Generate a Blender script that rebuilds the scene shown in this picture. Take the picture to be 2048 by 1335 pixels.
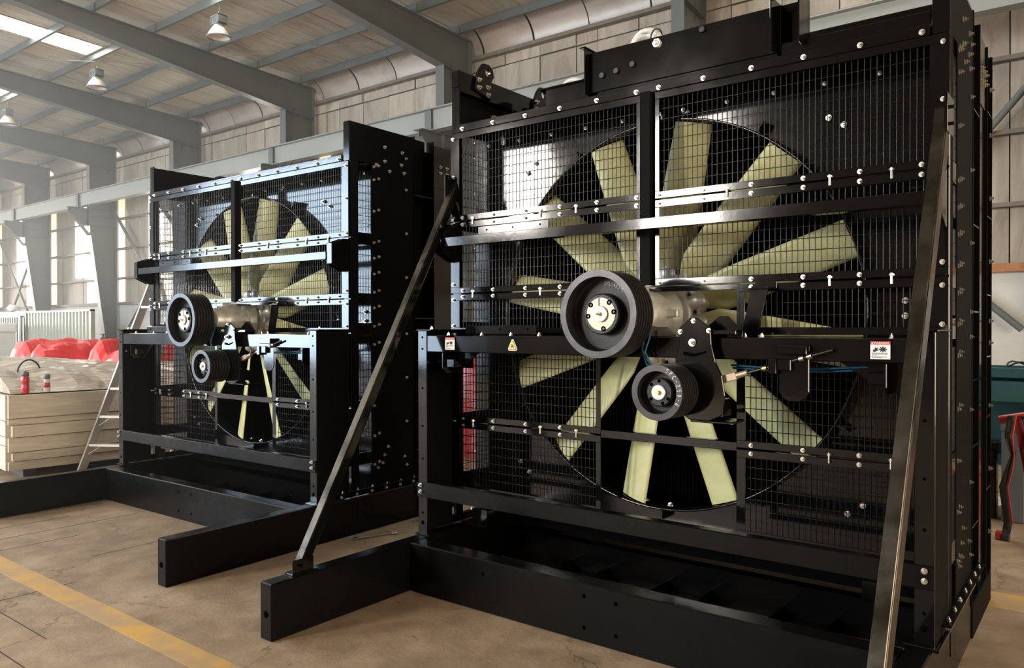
import bpy, bmesh, math, random
from math import sin, cos, pi, radians
from mathutils import Matrix, Vector
for _o in list(bpy.data.objects): bpy.data.objects.remove(_o)
S = bpy.context.scene
COL = S.collection
random.seed(7)

# ------------------------------------------------------------------ camera
cam = bpy.data.cameras.new('camera'); camo = bpy.data.objects.new('camera', cam); COL.objects.link(camo)
cam.sensor_width = 36.0; cam.lens = 1550.577 / 2048 * 36.0; cam.clip_end = 300
_r = (0.79016, 0.612898, -0.001737); _d = (0.003938, -0.007911, -0.999961); _f = (-0.612888, 0.790123, -0.008664)
camo.matrix_world = Matrix(((_r[0], -_d[0], -_f[0], 0), (_r[1], -_d[1], -_f[1], 0), (_r[2], -_d[2], -_f[2], 1.55), (0, 0, 0, 1)))
S.camera = camo

# ------------------------------------------------------------------ world, lamps, exposure
W = bpy.data.worlds.new('world'); S.world = W; W.use_nodes = True
W.node_tree.nodes['Background'].inputs[0].default_value = (0.80, 0.88, 1.0, 1)
W.node_tree.nodes['Background'].inputs[1].default_value = 0.10
S.view_settings.view_transform = 'Standard'; S.view_settings.look = 'None'
S.view_settings.exposure = 0.78; S.view_settings.gamma = 1.0; S.view_settings.use_curve_mapping = False

S.cycles.max_bounces = 9

def area(name, loc, rot, sx, sy, power, color):
    l = bpy.data.lights.new(name, 'AREA'); l.shape = 'RECTANGLE'; l.size = sx; l.size_y = sy
    l.energy = power; l.color = color
    o = bpy.data.objects.new(name, l); COL.objects.link(o); o.location = loc; o.rotation_euler = rot
    return o
# daylight through the two loading doors in the wall behind the camera and the gate in the gable end
area('door_daylight', (-24.7, -10.9, 4.0), (radians(90), 0, 0), 9.4, 7.2, 2700, (0.66, 0.83, 1.0))
area('wicket_daylight', (-18.0, -10.9, 2.7), (radians(90), 0, 0), 3.6, 4.6, 420, (0.66, 0.83, 1.0))
area('high_window_daylight', (-8.6, -10.9, 4.8), (radians(90), 0, 0), 2.0, 4.2, 950, (1.0, 0.94, 0.85))
area('high_window_daylight', (-14.1, -10.9, 5.7), (radians(90), 0, 0), 1.7, 2.4, 800, (1.0, 0.94, 0.85))
area('gable_gate_daylight', (-61.5, -2.0, 3.2), (radians(90), 0, radians(-90)), 9, 6.0, 9000, (1.0, 0.95, 0.86))

area('right_fill_light', (9.9, 1.5, 2.6), (radians(90), 0, radians(90)), 8, 5.0, 1000, (1.0, 0.82, 0.60))  # added warm fill for the crate side and floor, from an unseen gate
# ------------------------------------------------------------------ materials
def new_mat(name):
    m = bpy.data.materials.new(name); m.use_nodes = True
    return m, m.node_tree, m.node_tree.nodes['Principled BSDF']
def simple(name, col, rough=0.5, metal=0.0, spec=0.5, noise=0.0, nscale=8.0, bump=0.0, bscale=60.0, rvar=0.0):
    m, t, b = new_mat(name)
    b.inputs['Base Color'].default_value = (*col, 1); b.inputs['Roughness'].default_value = rough
    b.inputs['Metallic'].default_value = metal; b.inputs['Specular IOR Level'].default_value = spec
    if noise or bump or rvar:
        tc = t.nodes.new('ShaderNodeTexCoord')
        if noise or rvar:
            n = t.nodes.new('ShaderNodeTexNoise'); n.inputs['Scale'].default_value = nscale; n.inputs['Detail'].default_value = 6
            t.links.new(tc.outputs['Object'], n.inputs['Vector'])
        if noise:
            r = t.nodes.new('ShaderNodeMapRange'); r.inputs[1].default_value = 0.3; r.inputs[2].default_value = 0.7
            r.inputs[3].default_value = 1 - noise; r.inputs[4].default_value = 1 + noise
            t.links.new(n.outputs[0], r.inputs[0])
            mx = t.nodes.new('ShaderNodeMix'); mx.data_type = 'RGBA'; mx.blend_type = 'MULTIPLY'; mx.inputs[0].default_value = 1
            mx.inputs[6].default_value = (*col, 1); t.links.new(r.outputs[0], mx.inputs[7])
            t.links.new(mx.outputs[2], b.inputs['Base Color'])
        if rvar:
            r2 = t.nodes.new('ShaderNodeMapRange'); r2.inputs[1].default_value = 0.3; r2.inputs[2].default_value = 0.7
            r2.inputs[3].default_value = max(0.02, rough - rvar); r2.inputs[4].default_value = rough + rvar
            t.links.new(n.outputs[0], r2.inputs[0]); t.links.new(r2.outputs[0], b.inputs['Roughness'])
        if bump:
            n2 = t.nodes.new('ShaderNodeTexNoise'); n2.inputs['Scale'].default_value = bscale; n2.inputs['Detail'].default_value = 3
            t.links.new(tc.outputs['Object'], n2.inputs['Vector'])
            bp = t.nodes.new('ShaderNodeBump'); bp.inputs['Strength'].default_value = bump; bp.inputs['Distance'].default_value = 0.01
            t.links.new(n2.outputs[0], bp.inputs['Height']); t.links.new(bp.outputs[0], b.inputs['Normal'])
    return m
def stained(name, cols, scale=(1, 1, 1), nscale=1.2, rough=0.7, bump=0.15, bscale=9.0, metal=0.0, rvary=True, dist=1.5):
    """several colours blended by stretched noise (weathered boards, foil lining, concrete); every object gets its own offset"""
    m, t, b = new_mat(name)
    tc = t.nodes.new('ShaderNodeTexCoord'); oi = t.nodes.new('ShaderNodeObjectInfo')
    mp = t.nodes.new('ShaderNodeMapping'); mp.inputs['Scale'].default_value = scale
    t.links.new(tc.outputs['Object'], mp.inputs['Vector'])
    cmb = t.nodes.new('ShaderNodeVectorMath'); cmb.operation = 'MULTIPLY_ADD'
    cmb.inputs[1].default_value = (37, 37, 37)
    t.links.new(oi.outputs['Random'], cmb.inputs[0]); t.links.new(mp.outputs[0], cmb.inputs[2])
    n = t.nodes.new('ShaderNodeTexNoise'); n.inputs['Scale'].default_value = nscale; n.inputs['Detail'].default_value = 9
    n.inputs['Roughness'].default_value = 0.62; n.inputs['Distortion'].default_value = dist
    t.links.new(cmb.outputs[0], n.inputs['Vector'])
    cr = t.nodes.new('ShaderNodeValToRGB'); e = cr.color_ramp.elements
    k = len(cols)
    e[0].position = 0.28; e[0].color = (*cols[0], 1); e[1].position = 0.72; e[1].color = (*cols[-1], 1)
    for i in range(1, k - 1):
        x = e.new(0.28 + 0.44 * i / (k - 1)); x.color = (*cols[i], 1)
    t.links.new(n.outputs[0], cr.inputs[0])
    mx = t.nodes.new('ShaderNodeMix'); mx.data_type = 'RGBA'; mx.blend_type = 'MULTIPLY'; mx.inputs[0].default_value = 1
    rr = t.nodes.new('ShaderNodeMapRange'); rr.inputs[3].default_value = 0.88; rr.inputs[4].default_value = 1.10
    t.links.new(oi.outputs['Random'], rr.inputs[0])
    t.links.new(cr.outputs[0], mx.inputs[6]); t.links.new(rr.outputs[0], mx.inputs[7])
    t.links.new(mx.outputs[2], b.inputs['Base Color'])
    b.inputs['Roughness'].default_value = rough; b.inputs['Metallic'].default_value = metal
    if bump:
        n2 = t.nodes.new('ShaderNodeTexNoise'); n2.inputs['Scale'].default_value = bscale; n2.inputs['Detail'].default_value = 6
        t.links.new(cmb.outputs[0], n2.inputs['Vector'])
        bp = t.nodes.new('ShaderNodeBump'); bp.inputs['Strength'].default_value = bump; bp.inputs['Distance'].default_value = 0.03
        t.links.new(n2.outputs[0], bp.inputs['Height']); t.links.new(bp.outputs[0], b.inputs['Normal'])
    return m
def emit(name, col, strength):
    m, t, b = new_mat(name)
    b.inputs['Base Color'].default_value = (0.8, 0.8, 0.8, 1)
    b.inputs['Emission Color'].default_value = (*col, 1); b.inputs['Emission Strength'].default_value = strength
    return m

M = {}
M['black'] = simple('gloss_black_paint', (0.0034, 0.0035, 0.0038), 0.095, 0, 0.5, bump=0.012, bscale=26, rvar=0.03, nscale=4)
M['wire'] = simple('black_coated_wire', (0.006, 0.006, 0.007), 0.25, 0, 0.32)
M['core'] = simple('matt_black_core', (0.003, 0.003, 0.0034), 0.9, 0, 0.03)
M['frame'] = simple('frame_black_paint', (0.0034, 0.0035, 0.0038), 0.26, 0, 0.20, bump=0.015, bscale=26, rvar=0.05, nscale=4)
M['satin'] = simple('satin_black_paint', (0.005, 0.005, 0.005), 0.6, 0, 0.04)
M['zinc'] = simple('zinc_plated_steel', (0.78, 0.76, 0.70), 0.28, 1.0, noise=0.15, nscale=30)
M['cast'] = simple('cast_aluminium', (0.72, 0.71, 0.68), 0.40, 0.45, noise=0.18, nscale=14, bump=0.12, bscale=50)
M['blade'] = stained('moulded_fan_plastic', [(0.48, 0.46, 0.21), (0.58, 0.57, 0.29), (0.66, 0.65, 0.37)], (1, 1, 1), 3.0, 0.42, 0.03, 20)
M['iron'] = simple('phosphated_cast_iron', (0.015, 0.0155, 0.0165), 0.50, 0.0, 0.4, noise=0.25, nscale=20, bump=0.08, bscale=90)
M['rim'] = simple('turned_iron_rim', (0.055, 0.055, 0.058), 0.36, 0.7, noise=0.2, nscale=18)
M['bush'] = simple('bare_steel_bush', (0.44, 0.35, 0.26), 0.42, 0.55, noise=0.12, nscale=25)
M['shaft'] = simple('bright_shaft_end', (0.90, 0.89, 0.86), 0.35, 0.5)
M['brass'] = simple('brass_fitting', (0.72, 0.50, 0.22), 0.3, 1.0)
M['blue'] = simple('blue_nylon_tube', (0.01, 0.10, 0.20), 0.35)
M['chalk'] = simple('white_chalk', (0.8, 0.8, 0.78), 0.9)
M['label_white'] = simple('label_white', (0.82, 0.82, 0.80), 0.45)
M['label_red'] = simple('label_red', (0.60, 0.015, 0.02), 0.45)
M['label_yellow'] = simple('label_yellow', (0.82, 0.58, 0.02), 0.45)
M['ink'] = simple('label_ink', (0.012, 0.012, 0.012), 0.5)
M['hole'] = simple('dark_hole', (0.002, 0.002, 0.002), 0.9, 0, 0.0)
M['bare'] = simple('bare_brace_face', (0.085, 0.078, 0.068), 0.28, 1.0, noise=0.45, nscale=7, rvar=0.12)
M['worn'] = simple('worn_brown_steel', (0.030, 0.022, 0.016), 0.28, 0.5, noise=0.5, nscale=9, rvar=0.12)
M['steel'] = simple('grey_painted_steel', (0.098, 0.108, 0.101), 0.42, 0, 0.5, noise=0.07, nscale=1.5)
M['steel_light'] = simple('pale_grey_painted_steel', (0.235, 0.245, 0.225), 0.40, 0, 0.5, noise=0.08, nscale=1.2)
M['girt'] = simple('dusty_girt_steel', (0.16, 0.13, 0.105), 0.6, 0, 0.4, noise=0.2, nscale=4)
M['orange'] = simple('rust_orange_primer', (0.32, 0.13, 0.045), 0.6, noise=0.15)
M['roof'] = stained('stained_roof_lining', [(0.21, 0.19, 0.145), (0.38, 0.35, 0.28), (0.47, 0.435, 0.355), (0.33, 0.28, 0.22), (0.54, 0.50, 0.41)], (1.6, 0.28, 1), 1.1, 0.62, 0.12, 4)
M['wall'] = stained('stained_wall_lining', [(0.21, 0.160, 0.115), (0.31, 0.255, 0.195), (0.37, 0.315, 0.25), (0.46, 0.41, 0.335)], (1.8, 1, 0.35), 1.2, 0.6, 0.25, 7)
M['eave'] = stained('foil_eave_lining', [(0.28, 0.22, 0.185), (0.38, 0.325, 0.28), (0.45, 0.40, 0.35)], (0.6, 1, 1), 1.0, 0.42, 0.05, 5, metal=0.15)
M['gap'] = simple('seam_shadow_gap', (0.05, 0.04, 0.03), 0.9)
M['dado'] = stained('limewashed_dado', [(0.44, 0.43, 0.40), (0.54, 0.53, 0.49), (0.60, 0.58, 0.54)], (1, 1, 1), 0.8, 0.8, 0.2, 14)
M['skylight'] = emit('lit_skylight', (1.0, 0.97, 0.90), 7.6)
M['window'] = emit('lit_translucent_strip', (1.0, 0.97, 0.88), 4.5)
M['wall_glow'] = emit('sunlit_wall_glow', (1.0, 0.74, 0.36), 0.75)  # yellow sunlight on the wall, put in as emission
M['timber'] = stained('raw_crate_timber', [(0.43, 0.38, 0.295), (0.53, 0.48, 0.385), (0.62, 0.575, 0.48)], (1, 1, 9), 1.6, 0.7, 0.12, 10)
M['film'] = stained('stretch_film_over_boards', [(0.13, 0.09, 0.06), (0.34, 0.27, 0.19), (0.46, 0.40, 0.31), (0.72, 0.69, 0.62)], (4.5, 0.7, 1), 2.4, 0.18, 0.7, 5)
M['tarp'] = simple('red_tarpaulin', (0.62, 0.030, 0.030), 0.30, 0, 0.6, noise=0.12, nscale=3, bump=0.25, bscale=9)
M['alu'] = simple('ladder_aluminium', (0.55, 0.54, 0.51), 0.42, 0.5, noise=0.1)
M['red_metal'] = simple('red_enamel', (0.45, 0.03, 0.045), 0.3)
M['plastic_dark'] = simple('dark_rubber', (0.02, 0.022, 0.024), 0.5)
M['clad'] = simple('olive_grey_cladding', (0.30, 0.31, 0.25), 0.45, noise=0.12, nscale=2)
M['white_wrap'] = simple('white_plastic_wrap', (0.68, 0.66, 0.63), 0.35, bump=0.5, bscale=14)
M['teal'] = simple('teal_enamel', (0.030, 0.105, 0.125), 0.45, noise=0.2, nscale=5)
M['box_grey'] = simple('grey_moulded_box', (0.10, 0.12, 0.14), 0.5)
M['webbing'] = simple('black_webbing', (0.022, 0.018, 0.018), 0.8)
M['webbing_red'] = simple('red_webbing', (0.36, 0.02, 0.02), 0.7)
M['strip_white'] = simple('lamp_reflector', (0.62, 0.56, 0.48), 0.4, noise=0.1)
M['lamp_in'] = simple('lamp_inner', (0.85, 0.85, 0.82), 0.25, 0.6)
M['lamp_body'] = simple('lamp_gear_housing', (0.12, 0.13, 0.13), 0.5)

def floor_mat():
    m, t, b = new_mat('worn_concrete_floor')
    L = t.links
    tc = t.nodes.new('ShaderNodeTexCoord')
    def noise(sc, det, dist=0.0, rough=0.6):
        n = t.nodes.new('ShaderNodeTexNoise'); n.inputs['Scale'].default_value = sc; n.inputs['Detail'].default_value = det
        n.inputs['Distortion'].default_value = dist; n.inputs['Roughness'].default_value = rough
        L.new(tc.outputs['Object'], n.inputs['Vector']); return n
    n1 = noise(0.9, 9, 0.8); n2 = noise(5.0, 8, 0.4); n3 = noise(40, 4)
    cr = t.nodes.new('ShaderNodeValToRGB'); e = cr.color_ramp.elements
    e[0].position = 0.30; e[0].color = (0.27, 0.195, 0.130, 1); e[1].position = 0.70; e[1].color = (0.44, 0.340, 0.240, 1)
    x = e.new(0.5); x.color = (0.36, 0.270, 0.185, 1)
    L.new(n1.outputs[0], cr.inputs[0])
    cr2 = t.nodes.new('ShaderNodeValToRGB'); e = cr2.color_ramp.elements
    e[0].position = 0.32; e[0].color = (0.72, 0.70, 0.68, 1); e[1].position = 0.62; e[1].color = (1.05, 1.05, 1.05, 1)
    L.new(n2.outputs[0], cr2.inputs[0])
    mx = t.nodes.new('ShaderNodeMix'); mx.data_type = 'RGBA'; mx.blend_type = 'MULTIPLY'; mx.inputs[0].default_value = 1
    L.new(cr.outputs[0], mx.inputs[6]); L.new(cr2.outputs[0], mx.inputs[7])
    # hairline cracks
    v = t.nodes.new('ShaderNodeTexVoronoi'); v.feature = 'DISTANCE_TO_EDGE'; v.inputs['Scale'].default_value = 0.75
    wv = t.nodes.new('ShaderNodeVectorMath'); wv.operation = 'MULTIPLY_ADD'; wv.inputs[1].default_value = (0.5, 0.5, 0.5)
    n4 = noise(3.0, 6)
    L.new(n4.outputs[1], wv.inputs[0]); L.new(tc.outputs['Object'], wv.inputs[2]); L.new(wv.outputs[0], v.inputs['Vector'])
    cm = t.nodes.new('ShaderNodeMapRange'); cm.inputs[1].default_value = 0.0; cm.inputs[2].default_value = 0.006
    cm.inputs[3].default_value = 0.45; cm.inputs[4].default_value = 1.0
    L.new(v.outputs[0], cm.inputs[0])
    # dark scuffs and pits
    n5 = noise(9.0, 3, 1.5); sc = t.nodes.new('ShaderNodeMapRange'); sc.inputs[1].default_value = 0.70; sc.inputs[2].default_value = 0.74
    sc.inputs[3].default_value = 1.0; sc.inputs[4].default_value = 0.62
    L.new(n5.outputs[0], sc.inputs[0])
    mu = t.nodes.new('ShaderNodeMath'); mu.operation = 'MULTIPLY'; L.new(cm.outputs[0], mu.inputs[0]); L.new(sc.outputs[0], mu.inputs[1])
    mx2 = t.nodes.new('ShaderNodeMix'); mx2.data_type = 'RGBA'; mx2.blend_type = 'MULTIPLY'; mx2.inputs[0].default_value = 1
    L.new(mx.outputs[2], mx2.inputs[6]); L.new(mu.outputs[0], mx2.inputs[7]); L.new(mx2.outputs[2], b.inputs['Base Color'])
    b.inputs['Roughness'].default_value = 0.62; b.inputs['Specular IOR Level'].default_value = 0.35
    bp = t.nodes.new('ShaderNodeBump'); bp.inputs['Strength'].default_value = 0.25; bp.inputs['Distance'].default_value = 0.01
    ad = t.nodes.new('ShaderNodeMath'); L.new(n2.outputs[0], ad.inputs[0]); L.new(n3.outputs[0], ad.inputs[1])
    L.new(ad.outputs[0], bp.inputs['Height']); L.new(bp.outputs[0], b.inputs['Normal'])
    return m
M['floor'] = floor_mat()
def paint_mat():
    m, t, b = new_mat('worn_yellow_paint_and_light_band'); L = t.links
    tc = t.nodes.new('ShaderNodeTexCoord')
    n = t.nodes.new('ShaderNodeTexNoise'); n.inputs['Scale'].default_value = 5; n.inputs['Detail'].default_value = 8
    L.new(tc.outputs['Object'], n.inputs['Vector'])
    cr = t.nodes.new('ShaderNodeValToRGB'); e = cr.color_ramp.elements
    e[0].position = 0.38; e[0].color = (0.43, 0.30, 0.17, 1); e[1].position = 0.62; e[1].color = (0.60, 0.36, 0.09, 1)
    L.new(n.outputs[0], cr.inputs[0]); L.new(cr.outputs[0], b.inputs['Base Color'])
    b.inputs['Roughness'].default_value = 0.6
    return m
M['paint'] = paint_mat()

# ------------------------------------------------------------------ mesh helpers
class MB:
    def __init__(s): s.v = []; s.f = []; s.sm = []
    def add(s, vs, fs, smooth=False):
        k = len(s.v); s.v += [tuple(p) for p in vs]; s.f += [tuple(i + k for i in f) for f in fs]; s.sm += [smooth] * len(fs)
        return s
    def box(s, x0, x1, y0, y1, z0, z1):
        if x0 > x1: x0, x1 = x1, x0
        if y0 > y1: y0, y1 = y1, y0
        if z0 > z1: z0, z1 = z1, z0
        return s.add([(x0, y0, z0), (x1, y0, z0), (x1, y1, z0), (x0, y1, z0), (x0, y0, z1), (x1, y0, z1), (x1, y1, z1), (x0, y1, z1)],
                     [(0, 3, 2, 1), (4, 5, 6, 7), (0, 1, 5, 4), (1, 2, 6, 5), (2, 3, 7, 6), (3, 0, 4, 7)])
    def prism(s, poly, ax, a, b):
        """closed polygon in the two other axes (in order), extruded along axis ax from a to b"""
        n = len(poly)
        def P(q, h):
            return (h, q[0], q[1]) if ax == 0 else (q[0], h, q[1]) if ax == 1 else (q[0], q[1], h)
        vs = [P(q, a) for q in poly] + [P(q, b) for q in poly]
        fs = [tuple(range(n)), tuple(range(2 * n - 1, n - 1, -1))]
        for i in range(n):
            j = (i + 1) % n; fs.append((i, i + n, j + n, j))
        return s.add(vs, fs)
    def bar(s, p, q, w, h, up=(0, 0, 1)):
        """box section bar from p to q, w wide sideways, h along 'up'"""
        p = Vector(p); q = Vector(q); d = (q - p).normalized(); u = Vector(up)
        sd = d.cross(u)
        if sd.length < 1e-5: sd = d.cross(Vector((1, 0, 0)))
        sd.normalize(); u = sd.cross(d).normalized()
        c = [(-w / 2, -h / 2), (w / 2, -h / 2), (w / 2, h / 2), (-w / 2, h / 2)]
        vs = [p + sd * a + u * b for a, b in c] + [q + sd * a + u * b for a, b in c]
        return s.add(vs, [(0, 1, 2, 3), (7, 6, 5, 4), (0, 4, 5, 1), (1, 5, 6, 2), (2, 6, 7, 3), (3, 7, 4, 0)])
    def tube(s, pts, r, n=8, caps=True):
        pts = [Vector(p) for p in pts]; k = len(pts); rings = []
        prev = None
        for i, p in enumerate(pts):
            d = (pts[min(i + 1, k - 1)] - pts[max(i - 1, 0)]).normalized()
            if prev is None:
                a = d.cross(Vector((0, 0, 1)));
                if a.length < 1e-3: a = d.cross(Vector((1, 0, 0)))
            else:
                a = prev - d * prev.dot(d)
            a.normalize(); prev = a; b = d.cross(a)
            rr = r[i] if isinstance(r, (list, tuple)) else r
            rings.append([p + a * (rr * cos(2 * pi * j / n)) + b * (rr * sin(2 * pi * j / n)) for j in range(n)])
        vs = [v for rg in rings for v in rg]; fs = []
        for i in range(k - 1):
            for j in range(n):
                fs.append((i * n + j, i * n + (j + 1) % n, (i + 1) * n + (j + 1) % n, (i + 1) * n + j))
        s.add(vs, fs, True)
        if caps:
            s.add(rings[0], [tuple(range(n - 1, -1, -1))]); s.add(rings[-1], [tuple(range(n))])
        return s
    def lathe(s, prof, c, ax=1, n=32, smooth=True, closed=False):
        """prof: list of (radius, offset along axis)"""
        k = len(prof); vs = []
        for r, h in prof:
            for j in range(n):
                a = 2 * pi * j / n; u, w = r * cos(a), r * sin(a)
                vs.append((c[0] + u, c[1] + h, c[2] + w) if ax == 1 else (c[0] + h, c[1] + u, c[2] + w) if ax == 0 else (c[0] + u, c[1] + w, c[2] + h))
        fs = []
        m = k if closed else k - 1
        for i in range(m):
            i2 = (i + 1) % k
            for j in range(n):
                fs.append((i * n + j, i * n + (j + 1) % n, i2 * n + (j + 1) % n, i2 * n + j))
        s.add(vs, fs, smooth)
        if not closed:
            if prof[0][0] > 1e-6: s.add(vs[:n], [tuple(range(n))])
            if prof[-1][0] > 1e-6: s.add(vs[-n:], [tuple(range(n - 1, -1, -1))])
        return s
    def hexhead(s, c, ax, r, h):
        vs = []
        for hh in (0, h):
            for j in range(6):
                a = pi / 3 * j; u, w = r * cos(a), r * sin(a)
                vs.append((c[0] + u, c[1] + hh, c[2] + w) if ax == 1 else (c[0] + hh, c[1] + u, c[2] + w))
        fs = [(0, 1, 2, 3, 4, 5), (11, 10, 9, 8, 7, 6)] + [(i, i + 6, (i + 1) % 6 + 6, (i + 1) % 6) for i in range(6)]
        return s.add(vs, fs)
    def mesh(s, name, off=(0, 0, 0)):
        me = bpy.data.meshes.new(name)
        me.from_pydata([(x - off[0], y - off[1], z - off[2]) for x, y, z in s.v], [], s.f)
        me.polygons.foreach_set('use_smooth', s.sm)
        bm = bmesh.new(); bm.from_mesh(me); bmesh.ops.recalc_face_normals(bm, faces=bm.faces); bm.to_mesh(me); bm.free()
        me.update(); return me
def link(name, me, mat, parent=None, loc=(0, 0, 0), rot=(0, 0, 0), bevel=0.0, seg=1):
    if mat is not None and not me.materials: me.materials.append(mat)
    o = bpy.data.objects.new(name, me); COL.objects.link(o); o.location = loc; o.rotation_euler = rot
    if parent: o.parent = parent
    if bevel:
        b = o.modifiers.new('edge', 'BEVEL'); b.width = bevel; b.segments = seg; b.limit_method = 'ANGLE'; b.angle_limit = radians(40)
    return o
def struct(name, mb, mat, parent=None, bevel=0.0, **k):
    o = link(name, mb.mesh(name), mat, parent, bevel=bevel, **k)
    if parent is None: o['kind'] = 'structure'
    return o
def thing(name, label, cat, loc=(0, 0, 0), rz=0.0, group=None):
    o = bpy.data.objects.new(name, None); COL.objects.link(o); o.location = loc; o.rotation_euler = (0, 0, rz)
    o.empty_display_size = 0.1
    tag(o, label, cat, group); return o
def tag(o, label, cat, group=None):
    o['label'] = label; o['category'] = cat
    if group: o['group'] = group
    return o
def poly_i(web, ax, a, b): return MB().prism(web, ax, a, b)

# ================================================================== THE HALL
XW0, XW1 = -61.9, 8.0            # gable ends
YF = -11.0                       # wall behind the camera
YB = 14.45                       # lining of the long back wall
def zr(y): return 9.28 - 0.0428 * y        # underside of the roof lining
def zt(y): return 9.058 - 0.0428 * y       # top of the rafters
struct('floor', MB().box(XW0, XW1 + 6, YF, YB, -0.2, 0.0), M['floor'])
# yellow floor marking, lit floor band drawn as paint, saw cuts
struct('trim_1', MB().box(-16, -2.2, 1.885, 2.025, 0.0, 0.0015), M['paint'])
struct('trim_2', MB().box(-0.56, 6.0, 5.00, 5.30, 0.0, 0.0015), M['paint'])  # band of light on the floor, painted as a yellow strip
k = 3
for x, y0, y1 in ((-6.45, 1.4, 3.2), (-6.12, 1.9, 2.6), (-6.80, 1.9, 2.8), (-5.48, 2.4, 3.2), (-5.0, 1.2, 2.1)):
    struct('trim_%d' % k, MB().box(x - 0.004, x + 0.004, y0, y1, 0.0, 0.0008), M['gap']); k += 1
for y, x0, x1 in ((1.62, -5.2, -4.2), (1.42, -4.6, -3.7)):
    struct('trim_%d' % k, MB().box(x0, x1, y - 0.003, y + 0.003, 0.0, 0.0008), M['gap']); k += 1

# roof: deck with one lining sheet after another
deck = MB(); 
deck.prism([(YF, zr(YF) + 0.03), (14.2, zr(14.2) + 0.03), (14.2, zr(14.2) + 0.2), (YF, zr(YF) + 0.2)], 0, XW0, XW1)
roof = struct('ceiling', deck, M['gap'])
SKY = [(-57.3 + 6 * i, -9.0, 9.47) for i in range(8)] + [(-3.3, 7.3, 13.2), (2.7, 7.3, 13.2)]  # last two are unseen, added to brighten the right back wall
sheet = {}
nsheet = int((XW1 - XW0) / 1.05)
for i in range(nsheet):
    x0 = XW0 + i * 1.05
    dz = random.uniform(0, 0.012)
    me = MB().prism([(-10.9, zr(-10.9)), (13.86, zr(13.86)), (13.86, zr(13.86) + 0.028), (-10.9, zr(-10.9) + 0.028)], 0, x0 + 0.012, x0 + 1.038)
    link('roof_panel', me.mesh('roof_panel'), M['roof'], roof, loc=(0, 0, dz))
for i, (x, y0, ye) in enumerate(SKY):
    g = MB()
    g.prism([(y0, zr(y0) - 0.012), (ye, zr(ye) - 0.012), (ye, zr(ye) - 0.004), (y0, zr(y0) - 0.004)], 0, x - 0.46, x + 0.46)
    o = struct('window_%d' % (i + 1), g, M['skylight'])
    f = MB()
    for sx in (-1, 1):
        a, b = sorted((x + sx * 0.46, x + sx * 0.51))
        f.prism([(y0, zr(y0) - 0.02), (ye + .05, zr(ye + .05) - 0.02), (ye + .05, zr(ye + .05)), (y0, zr(y0))], 0, a, b)
    f.box(x - 0.46, x + 0.46, ye, ye + .05, zr(ye) - 0.02, zr(ye))
    link('window_frame', f.mesh('window_frame'), M['roof'], o)
nwin = len(SKY) + 1
# purlins, one cold-rolled zed after another up the slope
for i in range(18):
    y = 13.78 - 1.41 * i
    if y < YF + 0.2: break
    z0 = zt(y); z1 = zr(y) - 0.004
    p = MB().box(XW0 + .05, XW1, y - 0.004, y + 0.004, z0, z1)
    p.box(XW0 + .05, XW1, y - 0.065, y, z0, z0 + 0.007).box(XW0 + .05, XW1, y, y + 0.065, z1 - 0.007, z1)
    struct('purlin', p, M['steel'])
# portal frames: rafter, tapered column, corbel
FR = [-0.4 - 6.0 * i for i in range(11)]
for xk in FR:
    r = MB()
    top = [(14.25, zt(14.25)), (YF + .1, zt(YF))]
    bot = [(YF + .1, zt(YF) - 0.42), (6.7, 8.42), (13.28, 7.65), (14.25, 7.55)]
    r.prism(top + bot, 0, xk - 0.008, xk + 0.008)
    for (a, b) in (((YF + .1, zt(YF) - 0.42), (6.7, 8.42)), ((6.7, 8.42), (13.28, 7.65))):
        r.prism([a, b, (b[0], b[1] - 0.014), (a[0], a[1] - 0.014)], 0, xk - 0.13, xk + 0.13)
    r.prism([(YF + .1, zt(YF)), (14.25, zt(14.25)), (14.25, zt(14.25) - 0.014), (YF + .1, zt(YF) - 0.014)], 0, xk - 0.13, xk + 0.13)
    # cleats under the purlins
    for i in range(6):
        y = 13.78 - 1.41 * i
        r.box(xk + 0.0, xk + 0.16, y - 0.02, y - 0.008, zt(y), zt(y) + 0.19)
    struct('rafter', r, M['steel'])
    c = MB()
    c.prism([(14.25, 0), (14.25, 7.55), (13.28, 7.65), (13.28, 5.4), (13.98, 0)], 0, xk - 0.008, xk + 0.008)
    c.prism([(13.98, 0), (13.28, 5.4), (13.265, 5.4), (13.965, 0)], 0, xk - 0.13, xk + 0.13)
    c.prism([(13.28, 5.4), (13.28, 7.65), (13.265, 7.65), (13.265, 5.4)], 0, xk - 0.13, xk + 0.13)
    c.box(xk - 0.13, xk + 0.13, 14.25, 14.265, 0, zt(14.25))
    c.prism([(13.28, 7.65), (14.25, 7.55), (14.25, 7.538), (13.28, 7.638)], 0, xk - 0.12, xk + 0.12)
    for zz in (5.42, 6.03, 5.75):
        c.box(xk - 0.12, xk + 0.12, 13.28, 14.25, zz - 0.006, zz + 0.006)
    for yy in (13.62, 13.98):
        c.box(xk + 0.008, xk + 0.03, yy - 0.006, yy + 0.006, 7.42, 7.80)
    c.box(xk - 0.2, xk + 0.2, 13.85, 14.3, 0, 0.03)
    # corbel carrying the crane beam
    c.prism([(13.27, 6.0), (12.55, 6.0), (12.55, 5.85), (13.0, 5.42), (13.27, 5.38)], 0, xk - 0.008, xk + 0.008)
    c.box(xk - 0.14, xk + 0.14, 12.52, 13.27, 6.0, 6.02)
    c.prism([(12.55, 5.85), (13.0, 5.42), (13.27, 5.05), (13.27, 5.03), (12.98, 5.40), (12.53, 5.83)], 0, xk - 0.13, xk + 0.13)
    struct('column', c, M['steel'])
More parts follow.
